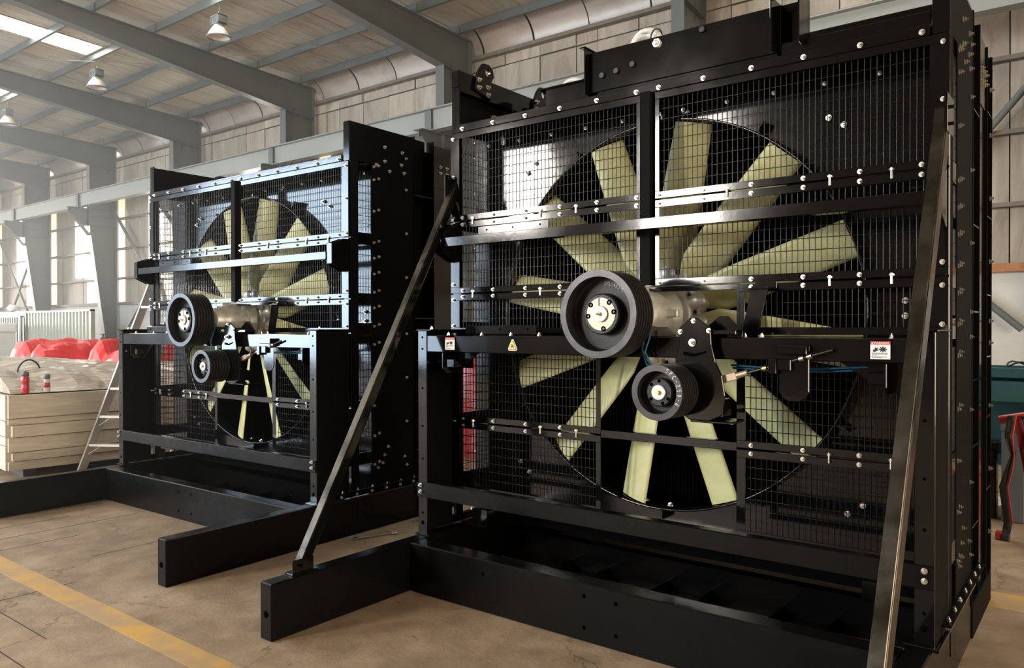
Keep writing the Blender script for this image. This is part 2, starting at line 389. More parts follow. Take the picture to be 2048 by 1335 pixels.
# crane beam on the corbels
cb = MB()
cb.box(XW0 + 1, 7.5, 12.92, 12.932, 6.035, 6.505).box(XW0 + 1, 7.5, 12.80, 13.05, 6.505, 6.525).box(XW0 + 1, 7.5, 12.80, 13.05, 6.02, 6.035)
crane = struct('crane_beam', cb, M['steel_light'])
for xk in FR:
    link('stiffener', MB().box(xk - 0.10, xk + 0.10, 12.86, 12.905, 6.036, 6.50).mesh('stiffener'), M['steel'], crane)
link('crane_rail', MB().box(XW0 + 1, 7.5, 12.90, 12.96, 6.525, 6.57).mesh('crane_rail'), M['girt'], crane)
# back wall: dark carcass, lining boards, limewashed dado, girts
wb = MB().box(XW0, XW1, YB + 0.05, YB + 0.25, 0, 8.9)
wallb = struct('wall_back', wb, M['gap'])
link('dado', MB().box(XW0, XW1, YB - 0.10, YB + 0.05, 0, 2.42).mesh('dado'), M['dado'], wallb)
WIN = [-33.72 + 6.1 * (i - 4) for i in range(7)]
xs = XW0
while xs < XW1 - 0.3:
    w = random.choice((1.0, 1.02, 1.0, 0.98, 0.55))
    cx = xs + w / 2
    for (z0, z1) in ((2.42, 7.74), (7.76, 8.12)):
        link('wall_panel', MB().box(xs + 0.010, xs + w - 0.010, YB, YB + 0.045, z0 + 0.006, z1 - 0.006).mesh('wall_panel'), M['wall'], wallb,
             loc=(0, random.uniform(-0.014, 0.014), 0))
    xs += w
for x in WIN:
    struct('window_%d' % nwin, MB().box(x - 0.52, x + 0.52, YB - 0.03, YB - 0.02, 3.62, 6.75), M['window']); nwin += 1
    struct('window_%d' % nwin, MB().box(x + 0.55, x + 1.75, YB - 0.03, YB - 0.02, 2.56, 6.75), M['wall_glow']); nwin += 1  # sunlit yellow wall beside the window, made as a glowing sheet
    struct('window_%d' % nwin, MB().box(x + 3.26, x + 3.75, YB - 0.03, YB - 0.02, 2.56, 6.75), M['wall_glow']); nwin += 1  # yellow light along the column edge, made as a glowing strip
for z, h in ((2.48, 0.10), (3.45, 0.07), (4.58, 0.07), (5.73, 0.07), (8.03, 0.08)):
    struct('girt', MB().box(XW0, XW1, 14.27, YB - 0.035, z - h / 2, z + h / 2), M['girt'])
struct('girt', MB().box(-3.0, XW1, 14.20, 14.27, 2.40, 2.53), M['orange'])
# curved eave sheets
nE = int((XW1 - XW0) / 1.5)
for i in range(nE):
    x0 = XW0 + 1.5 * i + 0.35; e = MB(); n = 9; g = random.uniform(0.012, 0.05)
    pr = [(13.80 + 0.63 * sin(pi / 2 * j / n), 8.05 + 0.60 * cos(pi / 2 * j / n)) for j in range(n + 1)]
    po = [(13.80 + 0.65 * sin(pi / 2 * j / n), 8.05 + 0.62 * cos(pi / 2 * j / n)) for j in range(n, -1, -1)]
    for prf in (pr, po):
        e.add([(x, *q) for q in prf for x in (x0 + g, x0 + 1.49)], [(2 * j, 2 * j + 1, 2 * j + 3, 2 * j + 2) for j in range(n)], True)
    for xx in (x0 + g, x0 + 1.49):
        for j in range(n): e.add([(xx, *pr[j]), (xx, *pr[j + 1]), (xx, *po[n - j - 1]), (xx, *po[n - j])], [(0, 1, 2, 3)])
    me = e.mesh('eave_panel')
    link('eave_panel', me, M['eave'], roof)
struct('wall_eave', MB().box(XW0, XW1, 14.52, 14.56, 7.9, 8.95).box(XW0, XW1, 13.7, 14.5, 8.78, 8.82), M['gap'])
# wall behind the camera with its loading doors, gable end with its gate
wf = MB()
for x0, x1, z0, z1 in ((XW0, -29.4, 0, 9.9), (-29.4, -20, 7.6, 9.9), (-29.4, -20, 0, .4), (-20, -19.8, 0, 9.9), (-19.8, -16.2, 5.0, 9.9), (-19.8, -16.2, 0, .4), (-16.2, -14.95, 0, 9.9),
                       (-14.95, -13.25, 0, 4.5), (-14.95, -13.25, 6.9, 9.9), (-13.25, -9.6, 0, 9.9), (-9.6, -7.6, 0, 2.7), (-9.6, -7.6, 6.9, 9.9), (-7.6, XW1, 0, 9.9)):
    wf.box(x0, x1, YF - 0.2, YF, z0, z1)
struct('wall_front', wf, M['girt'])
wl = MB()
for y0, y1, z0, z1 in ((YF, -6.5, 0, 9.8), (-6.5, 2.5, 6.2, 9.8), (2.5, YB, 0, 9.0)):
    wl.box(XW0 - 0.2, XW0, y0, y1, z0, z1)
struct('wall_left', wl, M['wall'])
struct('wall_right', MB().box(XW1 + 2.0, XW1 + 2.2, YF, -2.5, 0, 9.6).box(XW1 + 2.0, XW1 + 2.2, 5.5, YB, 0, 9.6).box(XW1 + 2.0, XW1 + 2.2, -2.5, 5.5, 5.2, 9.6), M['girt'])  # unseen wall; its gate opening is added for the warm fill
# wall bracing
def brace(a, b, r=0.055):
    struct('wall_brace', MB().tube([a, b], r, 8), M['steel'])
brace((-30.5, 14.15, 6.25), (-27.3, 14.15, 3.2)); brace((-27.3, 14.15, 3.25), (-30.3, 14.15, 0.6)); brace((-27.3, 14.15, 3.2), (-24.6, 14.15, 0.5))
brace((-42.2, 14.15, 6.3), (-39.3, 14.15, 3.25)); brace((-36.6, 14.15, 6.2), (-39.3, 14.15, 3.3))
brace((-39.3, 14.15, 3.25), (-42, 14.15, 0.5)); brace((-39.3, 14.15, 3.2), (-36.7, 14.15, 0.5))
brace((-1.09, 14.15, 5.16), (-3.6, 14.15, 2.2)); brace((-6.2, 14.15, 6.2), (-1.1, 14.15, 1.5)); brace((-1.09, 14.15, 5.16), (0.2, 14.15, 6.3))
# roof bracing rods
for a, b in (((-12.5, 9.56, 8.56), (-13.25, 13.7, 8.42)), ((-18.2, 11.2, 8.50), (-12.6, 13.0, 8.30)), ((-24.3, 9.0, 8.55), (-18.6, 8.2, 8.6)), ((-24.2, 7.0, 8.7), (-18.5, 12.0, 8.5))):
    struct('roof_rod', MB().tube([a, b], 0.008, 6), M['girt'])

# high bay lamps
def lamp(x, y, label):
    z = zt(y) - 0.015
    t = thing('high_bay_lamp', label, 'lamp', (x, y, z), group='high bay lamps under the purlins')
    h = MB().tube([(0, 0, 0.0), (0.03, 0, -0.06), (0.04, 0, -0.12), (0, 0, -0.16), (-.03, 0, -0.14)], 0.008, 6)
    link('hook', h.mesh('hook'), M['lamp_body'], t)
    b = MB().box(-0.13, 0.13, -0.10, 0.10, -0.42, -0.26).box(-0.16, 0.16, -0.11, 0.11, -0.27, -0.25).box(-0.16, 0.16, -0.11, 0.11, -0.44, -0.42)
    b.box(-0.16, -0.145, -0.11, 0.11, -0.44, -0.25).box(0.145, 0.16, -0.11, 0.11, -0.44, -0.25).tube([(0, 0, -0.26), (0, 0, -0.16)], 0.012, 6)
    for i in range(5): b.box(-0.10 + 0.05 * i - 0.006, -0.10 + 0.05 * i + 0.006, -0.112, 0.112, -0.41, -0.29)
    link('gear_housing', b.mesh('gear_housing'), M['lamp_body'], t)
    r = MB().lathe([(0.09, -0.44), (0.12, -0.48), (0.20, -0.60), (0.245, -0.70), (0.25, -0.715), (0.24, -0.715), (0.195, -0.60), (0.11, -0.49), (0.0, -0.47)], (0, 0, 0), 2, 28)
    link('reflector', r.mesh('reflector'), M['strip_white'], t)
    ri = MB().lathe([(0.235, -0.70), (0.262, -0.70), (0.262, -0.73), (0.235, -0.73)], (0, 0, 0), 2, 28, closed=True)
    link('rim', ri.mesh('rim'), M['lamp_body'], t)
    g = MB().lathe([(0.0, -0.52), (0.03, -0.52), (0.045, -0.58), (0.03, -0.66), (0, -0.67)], (0, 0, 0), 2, 12)
    link('bulb', g.mesh('bulb'), M['lamp_in'], t)
lamp(-15.55, 9.56, 'high bay lamp with conical reflector hanging in the roof bay beside the thin slanting rod')
lamp(-21.35, 9.56, 'high bay lamp hanging below the bright pair of skylights')
lamp(-27.4, 9.56, 'small far high bay lamp hanging at the picture edge in the third roof bay')

# ================================================================== THE FAN UNITS
OFF = (0, 3.4, 0)
CACHE = {}
def part(key, name, build, mat, parent, bevel=0.0, seg=1, label=None):
    if key not in CACHE:
        me = build().mesh(name, OFF); CACHE[key] = me
    o = link(name, CACHE[key], M[mat], parent, bevel=bevel, seg=seg)
    if label: o['label'] = label
    return o

# bolt: washer, hex head, threaded tip
_b = MB().lathe([(0.0115, 0.0), (0.0115, -0.003)], (0, 0, 0), 1, 10, smooth=False)
_b.hexhead((0, -0.011, 0), 1, 0.0085, 0.008); _b.lathe([(0.0045, -0.011), (0.0045, -0.018)], (0, 0, 0), 1, 8)
BOLT = _b.mesh('bolt'); BOLT.materials.append(M['zinc'])
def bolt(x, y, z, parent, side='front', s=1.0):
    o = bpy.data.objects.new('bolt', BOLT); COL.objects.link(o); o.parent = parent
    o.location = (x, y - 3.4, z); o.scale = (s, s, s)
    if side == 'right': o.rotation_euler = (0, 0, pi / 2)
    elif side == 'left': o.rotation_euler = (0, 0, -pi / 2)
    elif side == 'up': o.rotation_euler = (-pi / 2, 0, 0)
    else: o.rotation_euler = (0, random.uniform(0, 1), 0)
    return o

def frame_panel(x0, x1, z0, z1, bl, br, bt, bb):
    y0, y1, t = 3.700, 3.722, 0.022
    m = MB()
    m.box(x0, x1, y0, y0 + .004, z1 - bt, z1).box(x0, x1, y0, y0 + .004, z0, z0 + bb)
    m.box(x0, x0 + bl, y0, y0 + .004, z0 + bb, z1 - bt).box(x1 - br, x1, y0, y0 + .004, z0 + bb, z1 - bt)
    # turned-in flange along top and bottom
    m.box(x0, x1, y0 + .004, y1, z1 - .004, z1).box(x0, x1, y0 + .004, y1, z0, z0 + .004)
    return m
def wire_mesh(x0, x1, z0, z1, y=3.712, px=0.0264, pz=0.054, r=0.0022):
    m = MB()
    n = int(round((x1 - x0) / px)); k = int(round((z1 - z0) / pz))
    for i in range(1, n):
        m.tube([(x0 + (x1 - x0) * i / n, y, z0), (x0 + (x1 - x0) * i / n, y, z1)], r, 5, caps=False)
    for j in range(1, k):
        z = z0 + (z1 - z0) * j / k
        m.tube([(x0, y + 2 * r, z), (x1, y + 2 * r, z)], r, 5, caps=False)
    return m
def side_wire(sx, z0, z1):
    m = MB(); x = sx * 1.398; y0, y1 = 3.80, 3.935
    for i in range(6): m.tube([(x, y0 + (y1 - y0) * i / 5, z0), (x, y0 + (y1 - y0) * i / 5, z1)], 0.0022, 5, caps=False)
    k = int((z1 - z0) / 0.054)
    for j in range(1, k): m.tube([(x, y0, z0 + (z1 - z0) * j / k), (x, y1, z0 + (z1 - z0) * j / k)], 0.0022, 5, caps=False)
    return m
PANELS = [(-1.41, -0.032, 2.226, 2.786, .075, .036), (0.032, 1.41, 2.226, 2.786, .036, .075),
          (-1.41, -0.032, 1.767, 2.218, .075, .036), (0.032, 1.41, 1.767, 2.218, .036, .075),
          (-1.41, -0.300, 1.512, 1.759, .075, .03), (0.500, 1.41, 1.512, 1.759, .03, .075),
          (-1.41, -0.291, 0.956, 1.505, .075, .032), (0.488, 1.41, 0.956, 1.505, .046, .075),
          (-1.41, -0.291, 0.515, 0.947, .075, .032), (0.488, 1.41, 0.515, 0.947, .046, .075)]

def blade_mesh():
    """blade pointing up +z from the hub, chord along x, pitch twisting towards the tip"""
    m = MB(); rows = []
    R0, R1, n, k = 0.235, 1.042, 9, 9
    for i in range(n):
        t = i / (n - 1); r = R0 + (R1 - R0) * t
        ch = (0.19 + 0.05 * min(1, t * 6)) * (1 - 0.20 * t) if t < 0.17 else 0.24 * (1 - 0.20 * t)
        if i == 0: ch = 0.12
        th = radians(36 - 16 * t)
        up = []; dn = []
        for j in range(k):
            u = j / (k - 1) - 0.5
            camb = 0.10 * ch * (0.25 - u * u) * 4 * 0.35
            thk = 0.011 * (1 - (2 * u) ** 2) + 0.0015
            for lst, sg in ((up, -1), (dn, 1)):
                a = u * ch; b = sg * thk - camb
                lst.append((a * cos(th) - b * sin(th) * 0, 3.88 + a * sin(th) + b * cos(th), r))
        rows.append(up + dn[::-1])
    q = len(rows[0]); vs = [p for rw in rows for p in rw]; fs = []
    for i in range(n - 1):
        for j in range(q):
            fs.append((i * q + j, i * q + (j + 1) % q, (i + 1) * q + (j + 1) % q, (i + 1) * q + j))
    m.add(vs, fs, True); m.add(rows[-1], [tuple(range(q))]); m.add(rows[0], [tuple(range(q))])
    return m
def clamp_mesh():
    m = MB()
    m.tube([(0, 3.88, 0.15), (0, 3.88, 0.20), (0, 3.88, 0.215), (0, 3.88, 0.255), (0, 3.88, 0.27)], [0.040, 0.046, 0.054, 0.054, 0.038], 14)
    m.box(-0.062, 0.062, 3.862, 3.898, 0.20, 0.24)
    for sx in (-1, 1): m.hexhead((sx * 0.048, 3.850, 0.222), 1, 0.012, 0.012)
    return m
def hub_mesh():
    m = MB()
    m.lathe([(0.0, -0.075), (0.10, -0.075), (0.125, -0.06), (0.165, -0.055), (0.185, -0.04), (0.185, 0.04), (0.165, 0.055), (0.10, 0.075), (0, 0.075)], (0, 3.88, 0), 1, 36)
    for i in range(12):
        a = 2 * pi * (i + .5) / 12; m.hexhead((0.145 * cos(a), 3.808, 0.145 * sin(a)), 1, 0.013, 0.016)
    return m
def pulley_body(R, w, n_groove, y0, c, rim_w, web_y, hub_r):
    """grooved outer barrel, dished inside, open to the front (-y)"""
    prof = [(R - rim_w, 0.0), (R, 0.0), (R, 0.010)]
    pitch = (w - 0.02) / n_groove
    for i in range(n_groove):
        y = 0.010 + pitch * i
        prof += [(R, y + 0.004), (R - 0.014, y + pitch * .30), (R - 0.014, y + pitch * .70), (R, y + pitch - 0.004)]
    prof += [(R, w - 0.008), (R, w), (R - rim_w, w), (R - rim_w, web_y + 0.03), (0.03, web_y + 0.03), (0.03, web_y), (hub_r + .012, web_y), (R - rim_w - .01, web_y), (R - rim_w, web_y - 0.01)]
    return MB().lathe(prof, (c[0], y0, c[1]), 1, 64, smooth=False, closed=True)

STROKE = {  # chalk characters as pen strokes on a 1 x 1.6 cell
 'S': [[(.9, 1.4), (.5, 1.6), (.1, 1.3), (.5, .9), (.85, .5), (.5, .05), (.05, .25)]],
 'P': [[(.1, 0), (.15, 1.6), (.7, 1.6), (.9, 1.2), (.6, .85), (.15, .8)]],
 'C': [[(.9, 1.4), (.5, 1.6), (.1, 1.1), (.1, .5), (.5, 0), (.9, .2)]],
 '-': [[(.15, .8), (.85, .8)]],
 '4': [[(.6, 0), (.6, 1.6), (.05, .6), (.95, .6)]],
 '2': [[(.1, 1.3), (.5, 1.6), (.85, 1.2), (.1, 0), (.95, 0)]],
 '5': [[(.9, 1.6), (.2, 1.6), (.15, .95), (.7, 1.0), (.9, .5), (.5, 0), (.1, .15)]],
 '6': [[(.8, 1.55), (.3, 1.1), (.1, .5), (.5, 0), (.9, .4), (.5, .8), (.15, .55)]],
 '0': [[(.5, 1.6), (.1, .8), (.5, 0), (.9, .8), (.5, 1.6)]],
}
def chalk(text, c, y, r, a0, da, h):
    """characters walking clockwise along an arc of radius r round c, on a face at y; a0 clockwise from the top, degrees"""
    m = MB(); s = h / 1.6
    for i, ch in enumerate(text):
        a = radians(a0 + da * i)
        for st in STROKE[ch]:
            pts = []
            for (u, v) in st:
                U = (u - .5) * s * .8; V = (v - .8) * s
                rr = r + V
                pts.append((c[0] + rr * sin(a) + U * cos(a), y, c[1] + rr * cos(a) - U * sin(a)))
            m.tube(pts, 0.0016, 4)
    return m
def text_mesh(body, size):
    cu = bpy.data.curves.new('lettering', 'FONT'); cu.body = body; cu.size = size; cu.align_x = 'CENTER'; cu.align_y = 'CENTER'; cu.extrude = 0.0002
    o = bpy.data.objects.new('lettering', cu); COL.objects.link(o)
    dg = bpy.context.evaluated_depsgraph_get(); me = bpy.data.meshes.new_from_object(o.evaluated_get(dg))
    bpy.data.objects.remove(o); bpy.data.curves.remove(cu); return me
TXT = text_mesh('WARNING', 0.012)

def warning_label(root, xc):
    y = 3.3985
    pl = part(('lab', xc), 'warning_label', lambda: MB().box(xc - .0375, xc + .0375, y - .0008, y, 1.418, 1.490), 'label_white', root, label='white warning sticker with red heading and fan pictogram')
    part(('labr', xc), 'heading_band', lambda: MB().box(xc - .0375, xc + .0375, y - .0012, y - .0009, 1.477, 1.490), 'label_red', pl)
    if 'txt' not in CACHE: CACHE['txt'] = TXT; TXT.materials.append(M['label_white'])
    o = link('lettering', TXT, None, pl, loc=(xc + .004, y - .0014 - 3.4, 1.4835), rot=(pi / 2, 0, 0))
    def tri(): return MB().prism([(xc - .034, 1.479), (xc - .026, 1.479), (xc - .030, 1.488)], 1, y - .0015, y - .0012)
    part(('labt', xc), 'alert_triangle', tri, 'label_white', pl)
    def pic():
        m = MB(); cx, cz = xc + .010, 1.458
        for i in range(8):
            a = 2 * pi * i / 8; u = (sin(a), cos(a)); w = (cos(a), -sin(a))
            q = [(.002, -.001), (.008, -.0028), (.0145, -.0025), (.0145, .0022), (.007, .0024), (.002, .001)]
            m.prism([(cx + u[0] * r_ + w[0] * s_, cz + u[1] * r_ * .82 + w[1] * s_) for r_, s_ in q], 1, y - .0012, y - .0008)
        m.prism([(cx + .0035 * cos(2 * pi * j / 10), cz + .0035 * sin(2 * pi * j / 10)) for j in range(10)], 1, y - .0013, y - .0008)
        # hand reaching in from the side
        m.prism([(xc - .028, 1.449), (xc - .020, 1.447), (xc - .012, 1.452), (xc - .005, 1.454), (xc - .005, 1.457), (xc - .012, 1.458), (xc - .006, 1.463), (xc - .009, 1.466),
                 (xc - .016, 1.462), (xc - .018, 1.466), (xc - .021, 1.465), (xc - .021, 1.458), (xc - .028, 1.455)], 1, y - .0012, y - .0008)
        return m
    part(('labp', xc), 'fan_pictogram', pic, 'ink', pl)
    def lines():
        m = MB()
        for z, a, b in ((1.4425, -.031, .029), (1.4385, -.031, .027), (1.4345, -.031, -.012), (1.4275, -.031, .025), (1.4235, -.031, .006)):
            x = xc + a
            while x < xc + b:
                w = random.uniform(.003, .007); m.box(x, min(x + w, xc + b), y - .0012, y - .0008, z - .0011, z + .0011); x += w + .0012
        return m
    part(('labl', xc), 'small_print', lines, 'ink', pl)

def fan_unit(label, loc, rz, top_gear, phase, group):
    root = thing('fan_unit', label, 'fan unit', loc, rz, group)
    P = lambda key, name, f, mat, bevel=0.0, par=None, **k: part(key, name, f, mat, par or root, bevel, **k)
    B = 'black'; RB = 5.14 if top_gear else 4.90
    # ---- base frame
    for sx in (-1, 1):
        arm = P(('arm', sx), 'skid_arm', lambda: MB().box(sx * 1.31, sx * 1.405, 2.277, 4.43, 0, 0.286), 'frame', 0.006)
        P(('armh', sx), 'lifting_hole', lambda: MB().lathe([(0.0, 0), (0.016, 0), (0.018, .002)], (sx * 1.355, 2.2745, 0.13), 1, 14), 'hole', par=arm)
        P(('rsk', sx, RB), 'rear_skid', lambda: MB().box(sx * 1.33, sx * 1.412, 4.43, RB, 0, 0.165).box(sx * 1.30, sx * 1.412, 4.43, RB, 0.165, .172), 'satin', 0.003)
        P(('lip', sx), 'skid_flange', lambda: MB().box(sx * 1.405, sx * 1.425, 3.40, 4.43, 0.272, 0.286).prism([(sx * 1.405, .12), (sx * 1.409, .12), (sx * 1.409, .27), (sx * 1.405, .27)], 1, 3.8, 3.81), B, 0.002)
    P('cross', 'cross_beam', lambda: MB().box(-1.31, 1.31, 3.227, 3.345, 0, 0.286), 'frame', 0.006)
    P('cross2', 'inner_cross_beam', lambda: MB().box(-1.31, 1.31, 4.10, 4.18, 0, 0.20), B, 0.003)
    P(('cross3', RB), 'rear_cross_beam', lambda: MB().box(-1.33, 1.33, RB - .08, RB, 0, 0.165), B, 0.003)
    for x in (-0.62, 0.05, 0.72):
        P(('rib', x), 'floor_rib', lambda: MB().box(x - .14, x + .14, 3.345, 4.10, 0.02, 0.03).box(x - .14, x - .13, 3.345, 4.10, 0.03, .08).box(x + .13, x + .14, 3.345, 4.10, 0.03, .08), 'satin')
    for x, z in ((-.10, .225), (.08, .225), (-.10, .07), (.08, .07), (-.75, .21)):
        P(('cbh', x, z), 'bolt_hole', lambda: MB().lathe([(0.0, -.0005), (0.011, -.0005), (0.011, .001)], (x, 3.2265, z), 1, 10), 'hole')
    # ---- lower posts with side webs
    for sx in (-1, 1):
        lp = P(('lp', sx), 'lower_post', lambda: MB().box(sx * 1.335, sx * 1.41, 3.40, 3.408, .292, 1.53)
               .box(sx * 1.30, sx * 1.42, 3.395, 3.70, 1.53, 1.538).box(sx * 1.30, sx * 1.42, 3.38, 3.47, .286, .294), B, 0.003)
        P(('lpw', sx), 'post_web', lambda: MB().box(sx * 1.402, sx * 1.41, 3.408, 3.70, .292, 1.53), 'satin', 0.002, par=lp)
        for z in (0.36, 0.42, 0.75, 0.95, 1.18, 1.42, 1.49):
            P(('lph', sx, z), 'bolt_hole', lambda: MB().lathe([(0.0, -.001), (0.007 if z > .4 else .013, -.001), (0.007, .001)], (sx * 1.372, 3.3995, z), 1, 10), 'hole', par=lp)
        up = P(('up', sx), 'upper_post', lambda: MB().box(sx * 1.335, sx * 1.41, 3.722, 3.73, .292, 2.80), B, 0.002)
        P(('upw', sx), 'post_web', lambda: MB().box(sx * 1.402, sx * 1.41, 3.73, 3.80, .292, 2.80), 'satin', 0.002, par=up)
        ht = 3.085
        P(('upt', sx), 'post_head', lambda: MB().box(sx * 1.342, sx * 1.41, 3.712, 3.722, 2.79, ht), B, 0.003)
        P(('spl', sx), 'side_plate', lambda: MB().prism([(3.722, 2.80), (3.722, ht), (4.395, ht), (4.395, .292), (3.935, .292), (3.935, 2.80)], 0, sx * 1.400, sx * 1.408), 'satin', 0.002)
        for z0, z1 in ((0.60, .90), (1.0, 1.46), (1.52, 1.56), (1.60, 1.73), (1.80, 1.98), (2.03, 2.17), (2.28, 2.74)):
            P(('sw', sx, z0), 'side_wire_mesh', lambda: side_wire(sx, z0, z1), 'wire')
        for z in (0.56, .95, 1.54, 1.765, 2.222):
            P(('sbar', sx, z), 'side_bar', lambda: MB().box(sx * 1.396, sx * 1.405, 3.73, 3.94, z - .045, z + .045), B)
    # ---- guard panels
    for i, (x0, x1, z0, z1, bl, br) in enumerate(PANELS):
        fp = P(('gp', i), 'guard_panel', lambda: frame_panel(x0, x1, z0, z1, bl, br, .038, .036), B, 0.0015)
        w = P(('gw', i), 'wire_mesh', lambda: wire_mesh(x0 + bl - .004, x1 - br + .004, z0 + .032, z1 - .034), 'wire', par=fp)
        w['kind'] = 'stuff'
    P('mull', 'centre_mullion', lambda: MB().box(-.030, .030, 3.668, 3.674, 1.77, 2.79).box(-.030, -.024, 3.674, 3.72, 1.77, 2.79).box(.024, .030, 3.674, 3.72, 1.77, 2.79), 'satin', 0.002)
    P('topa', 'top_angle', lambda: MB().box(-1.335, 1.335, 3.700, 3.706, 2.79, 2.838).box(-1.335, 1.335, 3.706, 3.80, 2.832, 2.838), B, 0.002)
    P('lbar', 'centre_bar', lambda: MB().box(-.291, .488, 3.70, 3.706, .937, .981).box(-.291, .488, 3.706, 3.74, .977, .981), B, 0.002)
    P('o1', 'opening_frame', lambda: MB().box(-.30, .50, 3.70, 3.72, 1.735, 1.762).box(.488, .505, 3.70, 3.72, 1.51, 1.74).box(-.30, -.285, 3.70, 3.72, 1.51, 1.74), B, 0.002)
    # ---- front bars
    P('mid', 'front_bar', lambda: MB().prism([(3.540, 2.105), (3.540, 2.049), (3.60, 2.049), (3.60, 2.055), (3.546, 2.055), (3.546, 2.099), (3.60, 2.099), (3.60, 2.105)], 0, -1.315, 1.345), B, 0.002)
    for sx in (-1, 1):
        P(('brk', sx), 'bar_bracket', lambda: MB().prism([(3.548, 2.165), (3.66, 2.205), (3.71, 2.205), (3.71, 1.965), (3.66, 1.965), (3.548, 2.015)], 0, sx * 1.345, sx * 1.355)
          .prism([(3.548, 2.165), (3.66, 2.205), (3.71, 2.205), (3.71, 1.965), (3.66, 1.965), (3.548, 2.015)], 0, sx * 1.395, sx * 1.405).box(sx * 1.345, sx * 1.405, 3.548, 3.556, 2.015, 2.165), B, 0.002)
    for i, (z, y) in enumerate(((2.14, 3.64), (1.535, 3.52))):
        ra = P(('rail', i), 'slotted_rail', lambda: MB().box(-1.13, -.60, y, y + .005, z - .027, z + .027).box(-1.13, -.60, y, y + .06, z - .027, z - .022), B, 0.002)
        for x in (-1.06, -.86, -.66):
            P(('railh', i, x), 'bolt_hole', lambda: MB().lathe([(0.0, -.001), (0.006, -.001), (0.006, .001)], (x, y - .0005, z + .004), 1, 8), 'hole', par=ra)
    P('bear', 'bearing_beam', lambda: MB().box(-1.40, 1.40, 3.405, 3.50, 1.402, 1.502).box(-1.40, 1.40, 3.50, 3.66, 1.494, 1.502), B, 0.007)
    for sx in (-1, 1):
        P(('gus', sx), 'beam_gusset', lambda: MB().prism([(3.42, 1.40), (3.42, 1.30), (3.45, 1.27), (3.52, 1.27), (3.66, 1.40)], 0, sx * 1.22, sx * 1.23).prism([(sx * 1.40, 1.40), (sx * 1.02, 1.40), (sx * 1.20, 1.27), (sx * 1.40, 1.27)], 1, 3.52, 3.53)
          .box(sx * 1.15, sx * 1.22, 3.44, 3.52, 1.31, 1.36), B, 0.003)
        P(('cl', sx), 'clip_plate', lambda: MB().box(sx * 1.14, sx * 1.30, 3.60, 3.606, 1.30, 1.37), B, 0.002)
        P(('bb', sx), 'slot_bracket', lambda: MB().box(sx * 1.20, sx * 1.32, 3.69, 3.696, .53, .64), B, 0.002)
        P(('bb2', sx), 'slot_bracket', lambda: MB().box(sx * 1.08, sx * 1.20, 3.66, 3.666, .315, .425), B, 0.002)
        for x in (1.225, 1.295):
            P(('slot', sx, x), 'slot', lambda: MB().box(sx * (x - .015), sx * (x + .015), 3.6885, 3.69, .605, .618).box(sx * (x - .135), sx * (x - .105), 3.6585, 3.66, .335, .348), 'hole')
    P('bot', 'bottom_beam', lambda: MB().box(-1.41, 1.41, 3.388, 3.394, .517, .608).box(-1.41, 1.41, 3.394, 3.45, .602, .608).box(-1.41, 1.41, 3.394, 3.45, .517, .523), 'frame', 0.003)
    # ---- fan plenum: panel with round opening, bell mouth, dark core behind
    def fanpanel():
        m = MB(); n = 72; R = 1.055; cz = 1.613; X, Z0, Z1 = 1.400, 0.30, 2.83; y0, y1 = 3.936, 3.942
        def edge(a):
            d = (sin(a), cos(a)); t = 1e9
            if abs(d[0]) > 1e-9: t = min(t, X / abs(d[0]))
            if d[1] > 1e-9: t = min(t, (Z1 - cz) / d[1])
            if d[1] < -1e-9: t = min(t, (cz - Z0) / -d[1])
            return (d[0] * t, cz + d[1] * t)
        ang = [2 * pi * i / n for i in range(n)] + [math.atan2(sx * X, z - cz) % (2 * pi) for sx in (-1, 1) for z in (Z0, Z1)]
        ang.sort(); n = len(ang)
        for y in (y0, y1):
            vs = [(R * sin(a), y, cz + R * cos(a)) for a in ang] + [(edge(a)[0], y, edge(a)[1]) for a in ang]
            m.add(vs, [(i, (i + 1) % n, n + (i + 1) % n, n + i) for i in range(n)])
        return m
    P('fpan', 'fan_panel', fanpanel, B)
    P('bell', 'bell_mouth', lambda: MB().lathe([(1.062, -.10), (1.056, -.104), (1.050, -.10), (1.050, .12), (1.056, .12), (1.056, -.0)], (0, 3.936, 1.613), 1, 96, closed=True), B)
    for a in range(0, 360, 30):
        P(('lug', a), 'mouth_gusset', lambda: MB().prism([(1.06 * sin(radians(a)) - .004, 1.613 + 1.06 * cos(radians(a)) - .004), (1.06 * sin(radians(a)) + .004, 1.613 + 1.06 * cos(radians(a)) + .004),
            (1.12 * sin(radians(a)) + .004, 1.613 + 1.12 * cos(radians(a)) + .004), (1.12 * sin(radians(a)) - .004, 1.613 + 1.12 * cos(radians(a)) - .004)], 1, 3.86, 3.936), B)
    P(('core', RB), 'radiator_core', lambda: MB().box(-1.33, 1.33, 4.42, RB - .09, .20, 3.02), 'core')
    def fins():
        m = MB()
        for i in range(110): m.box(-1.32 + i * .0242 - .0015, -1.32 + i * .0242 + .0015, 4.41, 4.42, .3, 2.9)
        return m
    P('fins', 'core_fins', fins, 'core')['kind'] = 'stuff'
    P('roofp', 'plenum_roof', lambda: MB().box(-1.40, 1.40, 3.80, 4.42, 2.833, 2.84), B)
